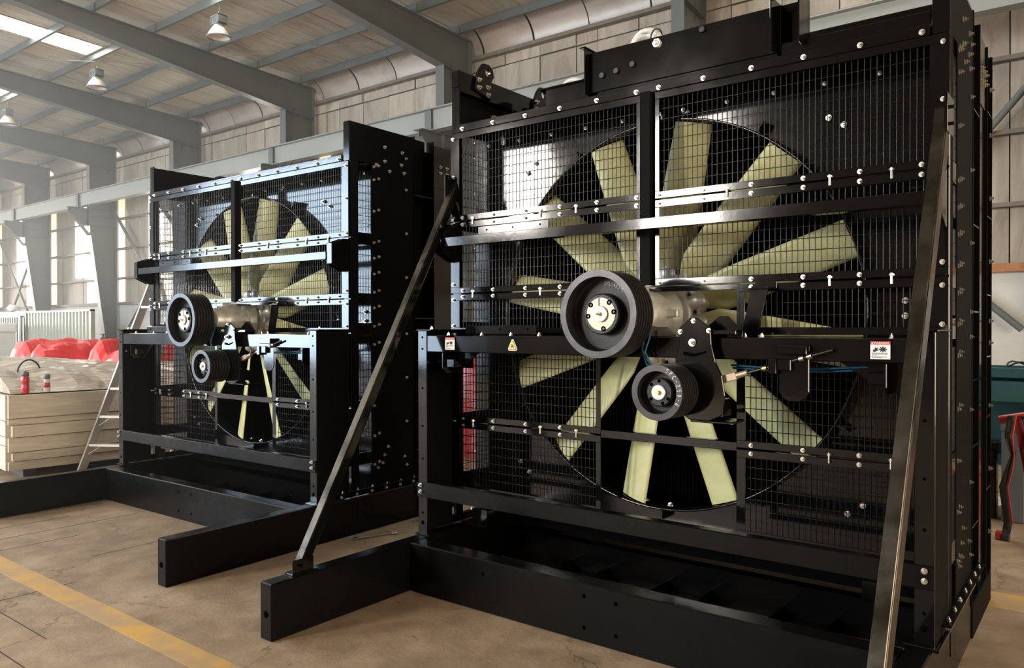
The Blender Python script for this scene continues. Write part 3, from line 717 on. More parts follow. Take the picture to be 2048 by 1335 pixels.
    # ---- rear radiator frame
    for sx in (-1, 1):
        P(('rc1', sx), 'frame_column', lambda: MB().box(sx * 1.33, sx * 1.412, 4.398, 4.406, .17, 3.10).box(sx * 1.33, sx * 1.338, 4.406, 4.60, .17, 3.10).box(sx * 1.33, sx * 1.412, 4.628, 4.636, .17, 3.10), 'satin', 0.002)
        P(('rc2', sx, RB), 'side_tank', lambda: MB().box(sx * 1.36, sx * 1.398, 4.64, RB if RB < 5 else 4.93, .17, 3.07), B, 0.002)
        if top_gear: P(('rc3', sx), 'frame_column', lambda: MB().box(sx * 1.33, sx * 1.412, 4.93, 4.938, .17, 3.07).box(sx * 1.33, sx * 1.412, 5.13, 5.138, .17, 3.07).box(sx * 1.36, sx * 1.37, 4.938, 5.13, .17, 3.07), 'satin', 0.002)
        for z in (.55, .95, 1.28, 1.62, 2.05, 2.62):
            P(('st', sx, z), 'stiffener', lambda: MB().box(sx * 1.338, sx * 1.410, 4.406, 4.628, z, z + .007), B)
            if top_gear: P(('st2', sx, z), 'stiffener', lambda: MB().box(sx * 1.368, sx * 1.410, 4.938, 5.13, z + .1, z + .107), B)
        P(('sang', sx), 'side_angle', lambda: MB().box(sx * 1.408, sx * 1.445, 3.55, 4.62, .330, .336).box(sx * 1.408, sx * 1.414, 3.55, 4.62, .29, .33), 'satin', 0.002)
        P(('top', sx), 'tank_cover', lambda: MB().box(sx * 1.398, sx * 1.404, 4.64, 4.90, 2.72, 3.07), B, 0.002)
    # ---- fan rotor
    rot = bpy.data.objects.new('fan_rotor', None); COL.objects.link(rot); rot.parent = root; rot.location = (0, 0, 1.613); rot.empty_display_size = .1
    P('hub', 'fan_hub', hub_mesh, 'cast', par=rot)
    for i in range(12):
        for key, nm, f, mt in (('blade', 'fan_blade', blade_mesh, 'blade'), ('clamp', 'blade_clamp', clamp_mesh, 'cast')):
            o = P(key, nm, f, mt, par=rot); o.rotation_euler = (0, radians(phase + 30 * i), 0)
    # ---- bearing housing and shaft
    bh = P('bh', 'bearing_housing', lambda: MB().lathe([(0.045, .0), (.085, .0), (.095, .01), (.10, .06), (.118, .10), (.128, .14), (.128, .26), (.118, .275), (.118, .31), (.16, .33), (.16, .345), (.05, .345)], (0, 3.46, 1.613), 1, 40), 'cast')
    P('bhf', 'housing_rib', lambda: MB().box(-.012, .012, 3.56, 3.70, 1.50, 1.755).box(-.19, .19, 3.66, 3.70, 1.60, 1.64).box(-.10, .10, 3.46, 3.74, 1.500, 1.515), 'cast', .004, par=bh)
    P('ped', 'bearing_pedestal', lambda: MB().prism([(-.16, 1.502), (.16, 1.502), (.10, 1.56), (-.10, 1.56)], 1, 3.43, 3.72), B, .004)
    P('shaft', 'fan_shaft', lambda: MB().tube([(0, 3.22, 1.613), (0, 3.82, 1.613)], .040, 20), 'iron')
    # ---- pulleys
    lp = P('pl', 'large_pulley', lambda: pulley_body(.2125, .168, 6, 3.19, (0, 1.613), .032, .085, .10), 'iron')
    P('plr', 'rim_face', lambda: MB().lathe([(.180, -.001), (.2120, -.001), (.2120, .0005), (.180, .0005)], (0, 3.19, 1.613), 1, 64, smooth=False, closed=True), 'rim', par=lp)
    P('plh', 'hub_boss', lambda: MB().lathe([(.079, .0), (.094, .0), (.100, .006), (.102, .05), (.079, .05)], (0, 3.225, 1.613), 1, 40, smooth=False, closed=True), 'iron', par=lp)
    P('plb', 'taper_bush', lambda: MB().lathe([(.038, .0), (.079, .0), (.079, .04), (.038, .04)], (0, 3.223, 1.613), 1, 40, smooth=False, closed=True), 'bush', par=lp)
    P('pls', 'shaft_end', lambda: MB().lathe([(0, -.012), (.036, -.012), (.0395, -.008), (.0395, .05), (0, .05)], (0, 3.222, 1.613), 1, 32, smooth=False), 'shaft', par=lp)
    P('plk', 'grease_fitting', lambda: MB().hexhead((0, 3.196, 1.613), 1, .011, .012).lathe([(0, -.012), (.006, -.01), (.006, .01)], (0, 3.196, 1.613), 1, 10), 'brass', par=lp)
    for i, a in enumerate((-52, 40, 82, 168, 262)):
        cx, cz = .072 * sin(radians(a)), 1.613 + .072 * cos(radians(a))
        P(('pks', i), 'key_screw', lambda: MB().lathe([(.006, -.001), (.0125, -.001), (.0125, .004), (.006, .004)], (cx, 3.222, cz), 1, 14, smooth=False, closed=True).lathe([(0, .001), (.006, .001)], (cx, 3.222, cz), 1, 8), 'hole', par=lp)
    P('pslit', 'bush_slit', lambda: MB().box(-.012, -.008, 3.2215, 3.223, 1.653, 1.690), 'hole', par=lp)
    sp = P('ps', 'small_pulley', lambda: pulley_body(.1270, .168, 6, 3.17, (.325, 1.253), .029, .06, .07), 'iron')
    P('psr', 'rim_face', lambda: MB().lathe([(.098, -.001), (.1265, -.001), (.1265, .0005), (.098, .0005)], (.325, 3.17, 1.253), 1, 56, smooth=False, closed=True), 'rim', par=sp)
    P('psh', 'hub_boss', lambda: MB().lathe([(.030, .0), (.060, .0), (.066, .006), (.066, .05), (.03, .05)], (.325, 3.195, 1.253), 1, 36, smooth=False, closed=True), 'iron', par=sp)
    P('pss', 'shaft_end', lambda: MB().lathe([(0, -.012), (.032, -.012), (.035, -.008), (.035, .05), (0, .05)], (.325, 3.196, 1.253), 1, 28, smooth=False), 'shaft', par=sp)
    P('psk', 'grease_fitting', lambda: MB().hexhead((.325, 3.168, 1.253), 1, .012, .016), 'brass', par=sp)
    for i, a in enumerate((0, -48, 62 + 60, 160, 232)):
        cx, cz = .325 + .052 * sin(radians(a)), 1.253 + .052 * cos(radians(a))
        P(('psks', i), 'key_screw', lambda: MB().lathe([(0, -.001), (.008, -.001), (.008, .002)], (cx, 3.194, cz), 1, 12, smooth=False), 'hole', par=sp)
    if top_gear:
        P('ch1', 'chalk_lettering', lambda: chalk('SPC-425-6', (0, 1.613), 3.2735, .150, -2, 5.2, .020), 'chalk', par=lp)
        P('ch2', 'chalk_lettering', lambda: chalk('SPC-250-6', (.325, 1.253), 3.168, .1125, 28, 11.0, .020), 'chalk', par=sp)
    # ---- belt tensioner: front plate, rear plate, motor-side arm, threaded rod
    P('tp1', 'tensioner_plate', lambda: MB().prism([(.405, 1.592), (.440, 1.592), (.505, 1.548), (.510, 1.47), (.530, 1.39), (.560, 1.33), (.575, 1.24), (.56, 1.15), (.50, 1.12), (.40, 1.12), (.33, 1.17), (.33, 1.37), (.335, 1.42), (.352, 1.47), (.350, 1.545)], 1, 3.345, 3.357), B, .003)
    P('tp2', 'tensioner_back_plate', lambda: MB().prism([(.51, 1.600), (.55, 1.600), (.62, 1.53), (.62, 1.50), (.42, 1.50), (.42, 1.53)], 1, 3.44, 3.452).box(.36, .62, 3.36, 3.44, 1.515, 1.535), B, .003)
    P('tp3', 'pivot_block', lambda: MB().lathe([(0.0, 0), (.055, 0), (.06, .01), (.06, .10), (0, .10)], (.335, 3.337, 1.253), 1, 28).box(.35, .56, 3.357, 3.46, 1.14, 1.22).box(.40, .60, 3.36, 3.52, 1.108, 1.12), B, .003)
    P('tslot', 'curved_slot', lambda: MB().prism([(.372, 1.428), (.378, 1.436), (.43, 1.426), (.485, 1.440), (.488, 1.432), (.43, 1.413), (.378, 1.418)], 1, 3.3435, 3.345), 'hole')
    rodd = P('rod', 'threaded_rod', lambda: MB().tube([(.60, 3.385, 1.325), (1.03, 3.385, 1.452)], .0075, 10), 'worn')
    P('clev', 'rod_clevis', lambda: MB().bar((.545, 3.385, 1.309), (.615, 3.385, 1.330), .03, .034).tube([(.615, 3.385, 1.330), (.665, 3.385, 1.345)], .014, 12), 'bush', .002, par=rodd)
    for i, t in enumerate((.33, .70, .78)):
        x, z = .60 + .43 * t, 1.325 + .127 * t
        P(('nut', i), 'rod_nut', lambda: MB().tube([(x - .009, 3.385, z - .0027), (x + .009, 3.385, z + .0027)], .014, 6), 'brass' if i == 0 else 'zinc', par=rodd)
    P('hang', 'hanger_plate', lambda: MB().prism([(.80, 1.47), (.93, 1.47), (.93, 1.27), (.915, 1.24), (.89, 1.225), (.84, 1.225), (.815, 1.24), (.80, 1.27)], 1, 3.394, 3.402).box(.80, .93, 3.36, 3.40, 1.43, 1.47), B, .004)
    P('rblk', 'rod_block', lambda: MB().box(.765, .80, 3.36, 3.41, 1.345, 1.41).box(.80, .86, 3.37, 3.40, 1.36, 1.41), B, .003)
    # ---- strut from the guard rail to the beam
    P('strut', 'diagonal_strut', lambda: MB().prism([(.595, 1.745), (.675, 1.745), (.62, 1.502), (.54, 1.502)], 1, 3.62, 3.635).box(.585, .69, 3.60, 3.69, 1.728, 1.734).box(.585, .69, 3.69, 3.696, 1.734, 1.765), B, .002)
    # ---- grease lines
    P('hose', 'grease_line', lambda: MB().tube([(.06, 3.42, 1.66), (.14, 3.40, 1.60), (.17, 3.36, 1.52), (.15, 3.36, 1.44), (.17, 3.37, 1.37), (.22, 3.38, 1.34), (.26, 3.40, 1.33)], .005, 8)
      .tube([(.08, 3.42, 1.60), (.17, 3.40, 1.57), (.19, 3.36, 1.50), (.17, 3.35, 1.43), (.19, 3.37, 1.37), (.24, 3.38, 1.33)], .005, 8), 'blue')
    P('hose2', 'grease_line', lambda: MB().tube([(.55, 3.48, 1.372), (.75, 3.50, 1.362), (.95, 3.51, 1.365), (1.12, 3.52, 1.378), (1.23, 3.55, 1.37)], .005, 8)
      .tube([(.55, 3.50, 1.358), (.75, 3.51, 1.352), (.95, 3.53, 1.352), (1.12, 3.53, 1.365), (1.23, 3.57, 1.355)], .005, 8), 'blue')
    # ---- stickers
    if top_gear:
        warning_label(root, 1.2105); warning_label(root, -1.144)
        def tri(s, y):
            c = (-.679, 1.4505); p = []
            for k_ in range(3):
                a = radians(120 * k_)
                for d in (-10, 0, 10):
                    p.append((c[0] + s * .040 * sin(a + radians(d)) * .86, c[1] - .006 + s * .040 * cos(a + radians(d)) * .95))
            return MB().prism(p, 1, y - .0005, y)
        tr = P('tri0', 'hazard_sticker', lambda: tri(1.0, 3.4035), 'label_white', label='yellow triangular hazard sticker')
        P('tri1', 'black_border', lambda: tri(.84, 3.4028), 'ink', par=tr)
        P('tri2', 'yellow_field', lambda: tri(.72, 3.4021), 'label_yellow', par=tr)
        P('tri3', 'hazard_symbol', lambda: MB().prism([(-.690, 1.433), (-.686, 1.433), (-.679, 1.443), (-.672, 1.433), (-.668, 1.433), (-.674, 1.446), (-.670, 1.452), (-.675, 1.455), (-.679, 1.450), (-.683, 1.455), (-.688, 1.452), (-.684, 1.446)], 1, 3.4009, 3.4014), 'ink', par=tr)
    # ---- bolts
    XB = [.066 + .248 * i for i in range(6)]
    for x in XB:
        for sx in (-1, 1):
            bolt(sx * x, 3.70, 2.806, root, s=1.15)
            for z in (2.243, 2.200): bolt(sx * x, 3.70, z, root)
            bolt(sx * x, 3.70, 1.783, root)
            if x > .5 or (sx < 0 and x > .35): bolt(sx * x, 3.70, 1.744, root); bolt(sx * x, 3.70, .972, root); bolt(sx * x, 3.70, .931, root)
            bolt(sx * x + .03, 3.93, 2.735, root)
    for x in (-1.22, -.70, -.45, .44, .93, 1.19):
        for z in (2.222, 1.763, .951):
            if -.2 < x < .5 and z < 1.8: continue
            P(('clip', x, z), 'panel_clip', lambda: MB().tube([(x, 3.694, z - .026), (x, 3.694, z + .022)], .0055, 8).lathe([(.011, -.004), (.011, .004)], (x, 3.694, z + .014), 2, 6, smooth=False), 'zinc')
    for z in (2.75, 2.508, 2.25, 2.17, 1.823, 1.725, 1.56):
        for sx in (-1, 1): bolt(sx * 1.386, 3.70, z, root)
    for z in (1.49, 1.455, 1.38, 1.31):
        pass
    for sx in (-1, 1):
        for z in (.592, .552): bolt(sx * 1.375, 3.386, z, root, s=1.1)
        for z in (1.494, 1.424, 1.335): bolt(sx * 1.404 - .0, 3.47, z, root, 'left' if sx > 0 else 'right', 1.0)
        sd = 'right' if sx > 0 else 'left'
        for z in (.50, .72, .95, 1.18, 1.42, 1.56, 1.70, 1.82, 1.96, 2.08, 2.20, 2.44, 2.68, 2.78):
            bolt(sx * 1.408, 3.955, z, root, sd); 
            if int(z * 100) % 2 == 0: bolt(sx * 1.408, 4.005, z + .015, root, sd)
        for z, y in ((2.95, 4.07), (2.84, 4.07), (2.80, 3.98), (2.77, 4.12), (2.94, 4.26), (2.84, 4.25), (2.78, 4.28)): bolt(sx * 1.408, y, z, root, sd, 1.2)
        for i in range(7): bolt(sx * 1.425, 3.62 + .15 * i, .336, root, 'up'); bolt(sx * 1.414, 3.62 + .15 * i, .305, root, sd)
        for z in (.45, .80, 1.15, 1.50, 1.62, 1.95, 2.30, 2.65, 2.90): bolt(sx * 1.412, 4.30, z, root, sd); (bolt(sx * 1.41, 5.04, z - .04, root, sd, 1.2) if top_gear else None)
        for (y, z) in ((3.99, .47), (4.06, .56), (4.04, .50), (4.10, .62), (4.28, .52)): bolt(sx * 1.408, y, z, root, sd)
        for y in (4.72, 4.80, 4.88):
            for z in (2.90, 2.85): bolt(sx * 1.404, y, z, root, sd, 1.2)
    for x, z in ((-.905, 2.575), (-.965, 2.52), (.86, 2.565), (.93, 2.52), (-1.02, .70), (-.95, .64), (1.02, .70), (.95, .65), (-.12, .565), (.02, .565), (1.20, 1.60), (1.20, 1.67), (1.34, 1.60), (1.34, 1.67)):
        bolt(x, 3.93, z, root, s=1.3)
    for x, z in ((.3585, 1.528), (.4985, 1.533), (.424, 1.578)): bolt(x, 3.345, z, root, s=1.0)
    bolt(.42, 3.343, 1.478, root, s=1.6)
    for x in (1.18, 1.22, 1.26): bolt(x, 3.60, 1.335, root)
    for x in (-1.36, -1.22, -1.00, -.78, -.58, .60, .68, 1.24, 1.36): bolt(x, 3.47 if abs(x) > 1.2 else 3.52, 1.538 if abs(x) > 1.3 else 1.502, root, 'up', 1.1)
    if not top_gear:
        return root
    # ================= gear only on the unit with the lifting lugs
    for sx in (-1, 1):
        br = P(('pbr', sx), 'raking_brace', lambda: MB().bar((sx * 1.404, 2.520, .29), (sx * 1.404, 3.745, 2.445), .006, .085, (0, -1, .57))
               .bar((sx * 1.358, 2.500, .30), (sx * 1.358, 3.725, 2.455), .005, .045, (0, -1, .57)), B if sx < 0 else 'worn', .002)
        P(('pbe', sx), 'front_flange', lambda: MB().bar((sx * 1.380, 2.475, .315), (sx * 1.380, 3.70, 2.47), .050, .008, (0, -1, .57)), 'bare', .002, par=br, label='bare metal front flange')
        P(('pbf', sx), 'brace_foot', lambda: MB().box(sx * 1.345, sx * 1.352, 2.43, 2.56, .286, .36).box(sx * 1.335, sx * 1.405, 2.42, 2.58, .286, .294).tube([(sx * 1.32, 2.48, .325), (sx * 1.41, 2.48, .325)], .009, 8), B, .001, par=br)
        P(('pbh', sx), 'brace_head', lambda: MB().box(sx * 1.400, sx * 1.412, 3.64, 3.80, 2.36, 2.52).tube([(sx * 1.36, 3.70, 2.47), (sx * 1.43, 3.70, 2.47)], .008, 8).tube([(sx * 1.36, 3.70, 2.40), (sx * 1.43, 3.70, 2.40)], .008, 8), B, .001, par=br)
        P(('lbm', sx), 'lifting_beam', lambda: MB().box(sx * 1.345, sx * 1.375, 3.72, 4.72, 3.055, 3.19).box(sx * 1.345, sx * 1.41, 3.708, 3.722, 3.085, 3.192), B, .003)
        for y in (3.94, 4.58):
            def lug():
                o = [(y - .085, 3.165), (y - .10, 3.10), (y + .07, 3.06), (y + .06, 3.16), (y + .10, 3.22), (y + .09, 3.265), (y + .05, 3.29), (y - .01, 3.285), (y - .045, 3.245)]
                m = MB(); cy, cz, r, n = y + .035, 3.235, .026, 20
                # plate with a round eye: bridge outer outline and hole by angle
                def hit(a):
                    d = (cos(a), sin(a)); best = 1e9
                    for i in range(len(o)):
                        (ax_, az), (bx, bz) = o[i], o[(i + 1) % len(o)]
                        ex, ez = bx - ax_, bz - az; den = d[0] * ez - d[1] * ex
                        if abs(den) < 1e-9: continue
                        t = ((ax_ - cy) * ez - (az - cz) * ex) / den; u = ((ax_ - cy) * d[1] - (az - cz) * d[0]) / den
                        if t > 0 and -1e-6 <= u <= 1 + 1e-6: best = min(best, t)
                    return (cy + d[0] * best, cz + d[1] * best)
                an = sorted([2 * pi * i / n for i in range(n)] + [math.atan2(q[1] - cz, q[0] - cy) % (2 * pi) for q in o])
                k_ = len(an); inn = [(cy + r * cos(a), cz + r * sin(a)) for a in an]; out = [hit(a) for a in an]
                x0, x1 = sx * 1.325, sx * 1.345
                vs = [(x, *q) for x in (x0, x1) for q in inn + out]
                fs = []
                for i in range(k_):
                    j = (i + 1) % k_
                    fs += [(i, j, k_ + j, k_ + i), (2 * k_ + i, 2 * k_ + j, 3 * k_ + j, 3 * k_ + i), (i, j, 2 * k_ + j, 2 * k_ + i), (k_ + i, k_ + j, 3 * k_ + j, 3 * k_ + i)]
                return m.add(vs, fs)
            P(('eye', sx, y), 'lifting_lug', lug, B, .001)
            for dy, dz in ((-.06, 3.165), (.03, 3.135), (-.06, 3.115), (.03, 3.085)):
                bolt(sx * 1.325, y + dy, dz, root, 'left' if sx > 0 else 'right', 1.45)
        for y, z in ((4.12, 2.975), (4.33, 2.925), (4.00, 2.86)): bolt(sx * 1.40, y, z, root, 'left' if sx > 0 else 'right', 2.0 if z > 2.9 else 1.1)
    P('tch', 'top_channel', lambda: MB().box(-.378, .70, 3.722, 3.730, 2.862, 3.085).box(-.378, .70, 3.730, 3.80, 3.077, 3.085).box(-.378, .70, 3.730, 3.80, 2.862, 2.870).box(-.386, -.378, 3.68, 3.82, 2.850, 3.112).box(-.41, -.37, 3.67, 3.82, 3.105, 3.112)
      .box(-.33, .68, 3.73, 3.80, 2.84, 2.862), B, .002)
    P('tchb', 'channel_bracket', lambda: MB().box(.665, .673, 3.66, 3.80, 2.862, 3.115).box(.665, .80, 3.652, 3.70, 3.105, 3.113).prism([(3.66, 3.11), (3.82, 3.11), (3.82, 2.85), (3.66, 2.88)], 0, .795, .803).box(.665, .803, 3.80, 3.81, 2.85, 3.113), B, .002)
    P('tnut', 'channel_nut', lambda: MB().hexhead((.05, 3.700, 3.045), 1, .024, .022).lathe([(0, -.012), (.013, -.012), (.013, .02)], (.05, 3.70, 3.045), 1, 12), 'shaft')
    for x, z in ((-.29, 2.945), (-.20, 2.952), (-.10, 2.968), (.30, 3.06)):
        P(('th', x), 'black_bolt', lambda: MB().hexhead((x, 3.708, z), 1, .016, .014), 'iron')
    P('tx', 'top_cross_beam', lambda: MB().box(-1.15, 1.345, 4.44, 4.52, 3.00, 3.19), B, .003)
    P('tx2', 'top_rail', lambda: MB().box(.70, 1.335, 3.722, 3.80, 2.838, 2.90), B, .002)
    P('tx3', 'junction_box', lambda: MB().box(-.69, -.392, 3.74, 3.90, 2.84, 2.945).box(-.73, -.392, 3.72, 3.92, 2.945, 2.952), B, .002)
    P('red', 'red_clip', lambda: MB().box(-1.02, -.90, 4.20, 4.32, 3.08, 3.088).box(-1.02, -1.015, 4.2, 4.32, 2.84, 3.08), 'worn', .002)
    return root

fan_unit('big black caged fan unit with lifting lugs, top channel and two raking braces', (-1.957, 3.4, 0), 0, True, 10, 'caged fan units')
fan_unit('black caged fan unit without lifting lugs, between the stepladder and the braced unit', (-5.88, 3.47, 0), 0.019, False, 12, 'caged fan units')

# ================================================================== THINGS ROUND THE UNITS
# timber crate with film-wrapped boards on top
ca = math.atan2(.995, .10)            # direction of its long side
crate = thing('timber_crate', 'long raw timber crate standing behind the stepladder', 'crate', (-8.90, 3.09, 0), ca - pi / 2)
# local: +y along the long side, -x into its depth
H0, H1, LN, DP = .09, .865, 3.0, 2.4
link('crate_body', MB().box(-DP, -.03, .02, LN, H0, H1 - .02).mesh('crate_body'), M['timber'], crate)
hh = H1 - H0
rows = [(1.0, .69, 0.012), (.685, .60, 0.0), (.595, .44, .026), (.435, .24, 0.006), (.235, .125, .026), (.12, .0, .004)]
for (a, b, pr) in rows:
    link('plank', MB().box(-.03, pr, 0.0 if pr < .02 else .03, LN, H0 + hh * b, H0 + hh * a - .004).mesh('plank'), M['timber'], crate, bevel=.003)
for (a, b) in ((1.0, .66), (.655, .45), (.445, .33), (.325, .0)):
    link('plank', MB().box(-DP, -.03, -.02, .02, H0 + hh * b, H0 + hh * a - .004).mesh('plank'), M['timber'], crate, bevel=.003)
for y in (.15, 1.4, 2.7):
    link('skid', MB().box(-DP + .1, -.08, y, y + .12, 0, H0).mesh('skid'), M['plastic_dark'], crate)
# wrapped boards on the crate
def wrap():
    nx, ny = 26, 30; vs = []; fs = []
    rnd = random.Random(3)
    for i in range(nx + 1):
        for j in range(ny + 1):
            u, v = i / nx, j / ny
            x = -.15 - u * 3.1; y = .06 + v * (LN - .1)
            z = .868 + .30 * (1 - math.exp(-u * 5)) * (.75 + .25 * sin(v * 4 + 1)) + .012 * sin(v * 31 + u * 9) + rnd.uniform(-.006, .006)
            if i == 0: z = .867
            vs.append((x, y, z))
    for i in range(nx):
        for j in range(ny):
            a = i * (ny + 1) + j; fs.append((a, a + 1, a + ny + 2, a + ny + 1))
    k = len(vs)
    vs += [(p[0], p[1], .866) for p in vs]
    for i in range(nx):
        for j in (0, ny):
            a = i * (ny + 1) + j; fs.append((a, a + ny + 1, a + ny + 1 + k, a + k))
    for j in range(ny):
        for i in (0, nx):
            a = i * (ny + 1) + j; fs.append((a, a + 1, a + 1 + k, a + k))
    m = MB(); m.add(vs, fs, False); return m
wr = link('wrapped_boards', wrap().mesh('wrapped_boards'), M['film'], None, loc=(-8.90, 3.09, 0), rot=(0, 0, ca - pi / 2))
tag(wr, 'bundle of boards under clear stretch film on top of the timber crate', 'bundle')
# red bottle, spray can, black hoop
bt = thing('water_bottle', 'red drinking bottle with grey lid on the edge of the timber crate', 'bottle', (-8.955, 3.27, .872))
link('body', MB().lathe([(0, 0), (.035, 0), (.038, .006), (.038, .07), (.034, .085), (.034, .10), (.038, .115), (.038, .165), (.030, .18)], (0, 0, 0), 2, 24).mesh('body'), M['red_metal'], bt)
link('lid', MB().lathe([(.030, .18), (.036, .182), (.036, .212), (.030, .222), (.012, .226), (.012, .236), (0, .238)], (0, 0, 0), 2, 20).box(-.034, -.02, -.006, .006, .215, .228).mesh('lid'), M['box_grey'], bt)
sc_ = thing('spray_can', 'slim white and red spray can with dark cap beside the red bottle', 'can', (-8.945, 3.475, .872))
link('can', MB().lathe([(0, 0), (.028, 0), (.030, .004), (.030, .13), (.027, .138)], (0, 0, 0), 2, 20).mesh('can'), M['strip_white'], sc_)
link('printed_band', MB().lathe([(.0303, .05), (.0306, .05), (.0306, .10), (.0303, .10)], (0, 0, 0), 2, 20, closed=True).mesh('printed_band'), M['red_metal'], sc_)
link('cap', MB().lathe([(.027, .138), (.029, .14), (.029, .185), (.024, .19), (0, .19)], (0, 0, 0), 2, 20).mesh('cap'), M['box_grey'], sc_)
hp = MB(); n = 22
hp.tube([(0, .135 * cos(pi * i / n), .17 * sin(pi * i / n)) for i in range(n + 1)], .009, 8)
hp.tube([(0.03, .12 * cos(pi * i / n), .05 * sin(pi * i / n)) for i in range(n + 1)], .007, 8)
hb = link('lifting_hoop', hp.mesh('lifting_hoop'), M['plastic_dark'], None, loc=(-9.75, 3.60, 1.02), rot=(0, 0, .2)); tag(hb, 'thin black hoop strap standing on the film-wrapped boards', 'strap')
wb_ = link('wood_scrap', MB().bar((-8.74, 2.95, .012), (-8.55, 3.30, .012), .05, .024).mesh('wood_scrap'), M['timber']); tag(wb_, 'short timber offcut on the floor below the crate', 'timber')

# stepladder
def ladder():
    t = thing('stepladder', 'aluminium stepladder standing between the timber crate and the black fan unit', 'ladder')
    f0 = Vector((-8.70, 3.70, 0)); w = Vector((.40, .24, 0)); ln = Vector((.10, .70, 2.12))
    rails = []
    for i in (0, 1):
        a = f0 + w * i; b = a + ln + w * (0.16 if i == 0 else -.16)
        rails.append((a, b))
        m = MB().bar(a, b, .030, .085, (0, 1, 0)); link('rail', m.mesh('rail'), M['alu'], t, bevel=.003)
        link('foot', MB().box(a.x - .03, a.x + .03, a.y - .05, a.y + .05, 0, .04).mesh('foot'), M['plastic_dark'], t)
    for k_ in range(1, 7):
        u = k_ / 7.0 * .98
        p = rails[0][0].lerp(rails[0][1], u); q = rails[1][0].lerp(rails[1][1], u)
        st = link('step', MB().bar(p, q, .09, .028).mesh('step'), M['alu'], t, bevel=.003)
        if k_ in (1, 2): 
            for (s0, s1) in ((p, q), (q, p)):
                d = rails[0][0] if s0 is p else rails[1][0]
                link('step_brace', MB().bar(s0.lerp(s1, .3), s0.lerp(d, .35 if k_ == 1 else .17), .018, .006).mesh('step_brace'), M['alu'], t)
    top = (rails[0][1] + rails[1][1]) / 2
    link('top_cap', MB().bar(rails[0][1] - Vector((0.05, 0.03, 0)), rails[1][1] + Vector((.05, .03, 0)), .16, .05).mesh('top_cap'), M['alu'], t, bevel=.006)
    for i in (0, 1):
        a = f0 + w * i + Vector((.28, 1.30, 0)); b = rails[i][1] + Vector((0, .06, -.06))
        link('rear_leg', MB().bar(a, b, .028, .05, (0, 1, 0)).mesh('rear_leg'), M['alu'], t)
    for u in (.2, .5, .8):
        p = [f0 + w * i + Vector((.28, 1.30, 0)) for i in (0, 1)]; q = [rails[i][1] + Vector((0, .06, -.06)) for i in (0, 1)]
        link('rear_bar', MB().bar(p[0].lerp(q[0], u), p[1].lerp(q[1], u), .02, .02).mesh('rear_bar'), M['alu'], t)
    link('hand_hoop', MB().tube([rails[0][1], rails[0][1] + Vector((.05, .0, .12)), rails[1][1] + Vector((-.05, 0, .12)), rails[1][1]], .012, 8).mesh('hand_hoop'), M['alu'], t)
ladder()

# red tarpaulin piles
def tarp(name, label, cx, cy, sx, sy, humps, seed, group=None):
    rnd = random.Random(seed); nx, ny = 40, 22; vs = []; fs = []
    ph = [rnd.uniform(0, 6) for _ in range(6)]
    for i in range(nx + 1):
        for j in range(ny + 1):
            u, v = i / nx, j / ny
            h = max(hm[2] * math.exp(-((u - hm[0]) / hm[1]) ** 2 * 1.2) for hm in humps)
            edge = min(1, min(u, 1 - u) * 14) * min(1, min(v, 1 - v) * 9)
            crease = .035 * abs(sin(17 * u + 4 * v + ph[0])) + .03 * abs(sin(9 * v - 11 * u + ph[1])) + .02 * sin(31 * u + 23 * v + ph[2])
            z = (h - .8 * crease) * (edge ** .6)
            flare = 1 + .04 * (1 - edge)
            x = (u - .5) * sx * flare + .05 * sin(13 * v + ph[3]) * (1 - edge); y = (v - .5) * sy * flare + .06 * sin(19 * u + ph[4]) * (1 - edge)
            vs.append((x, y, max(.004, z)))
    for i in range(nx):
        for j in range(ny):
            a = i * (ny + 1) + j; fs.append((a, a + ny + 1, a + ny + 2, a + 1))
    m = MB(); m.add(vs, fs, False); o = link(name, m.mesh(name), M['tarp'], None, loc=(cx, cy, 0))
    return tag(o, label, 'tarpaulin', group)
tarp('tarpaulin_cover', 'red tarpaulin over a flat-topped pile in front of the corrugated panel', -16.1, 6.6, 2.3, 1.9, ((.40, .42, 1.36), (.75, .25, 1.30)), 1, 'red tarpaulin covers')
tarp('tarpaulin_cover', 'red tarpaulin over a two-humped pile next to the black fan unit', -13.42, 6.9, 2.5, 1.9, ((.34, .22, 1.38), (.84, .24, 1.36), (.6, .6, 1.20)), 2, 'red tarpaulin covers')
tarp('tarpaulin_cover', 'red tarpaulin over a pile behind the black fan units, seen through the side mesh', -6.35, 7.9, 2.4, 1.8, ((.5, .6, 1.25),), 5, 'red tarpaulin covers')

# corrugated steel panel leaning in its frame, machine enclosure, wrapped box
cp = thing('corrugated_screen', 'olive grey corrugated steel screen standing behind the red tarpaulins', 'screen', (-23.65, 9.5, 0))
m = MB(); n = 20; prof = []
for i in range(n):
    x0 = -2.1 + 4.2 * i / n; s = 4.2 / n
    prof += [(x0, 0), (x0 + s * .35, 0), (x0 + s * .5, -.05), (x0 + s * .85, -.05)]
prof.append((2.1, 0))
for (a, b) in zip(prof[:-1], prof[1:]):
    m.add([(a[0], a[1], .05), (b[0], b[1], .05), (b[0], b[1], 2.0), (a[0], a[1], 2.0)], [(0, 1, 2, 3)])
    m.add([(a[0], a[1] + .004, .05), (b[0], b[1] + .004, .05), (b[0], b[1] + .004, 2.0), (a[0], a[1] + .004, 2.0)], [(0, 1, 2, 3)])
link('corrugated_sheet', m.mesh('corrugated_sheet'), M['clad'], cp)
link('frame', MB().box(-2.16, -2.1, -.07, .04, 0, 2.05).box(2.1, 2.16, -.07, .04, 0, 2.05).box(-2.16, 2.16, -.07, .04, 2.0, 2.05).box(-2.16, 2.16, -.07, .04, 0, .06).mesh('frame'), M['clad'], cp)
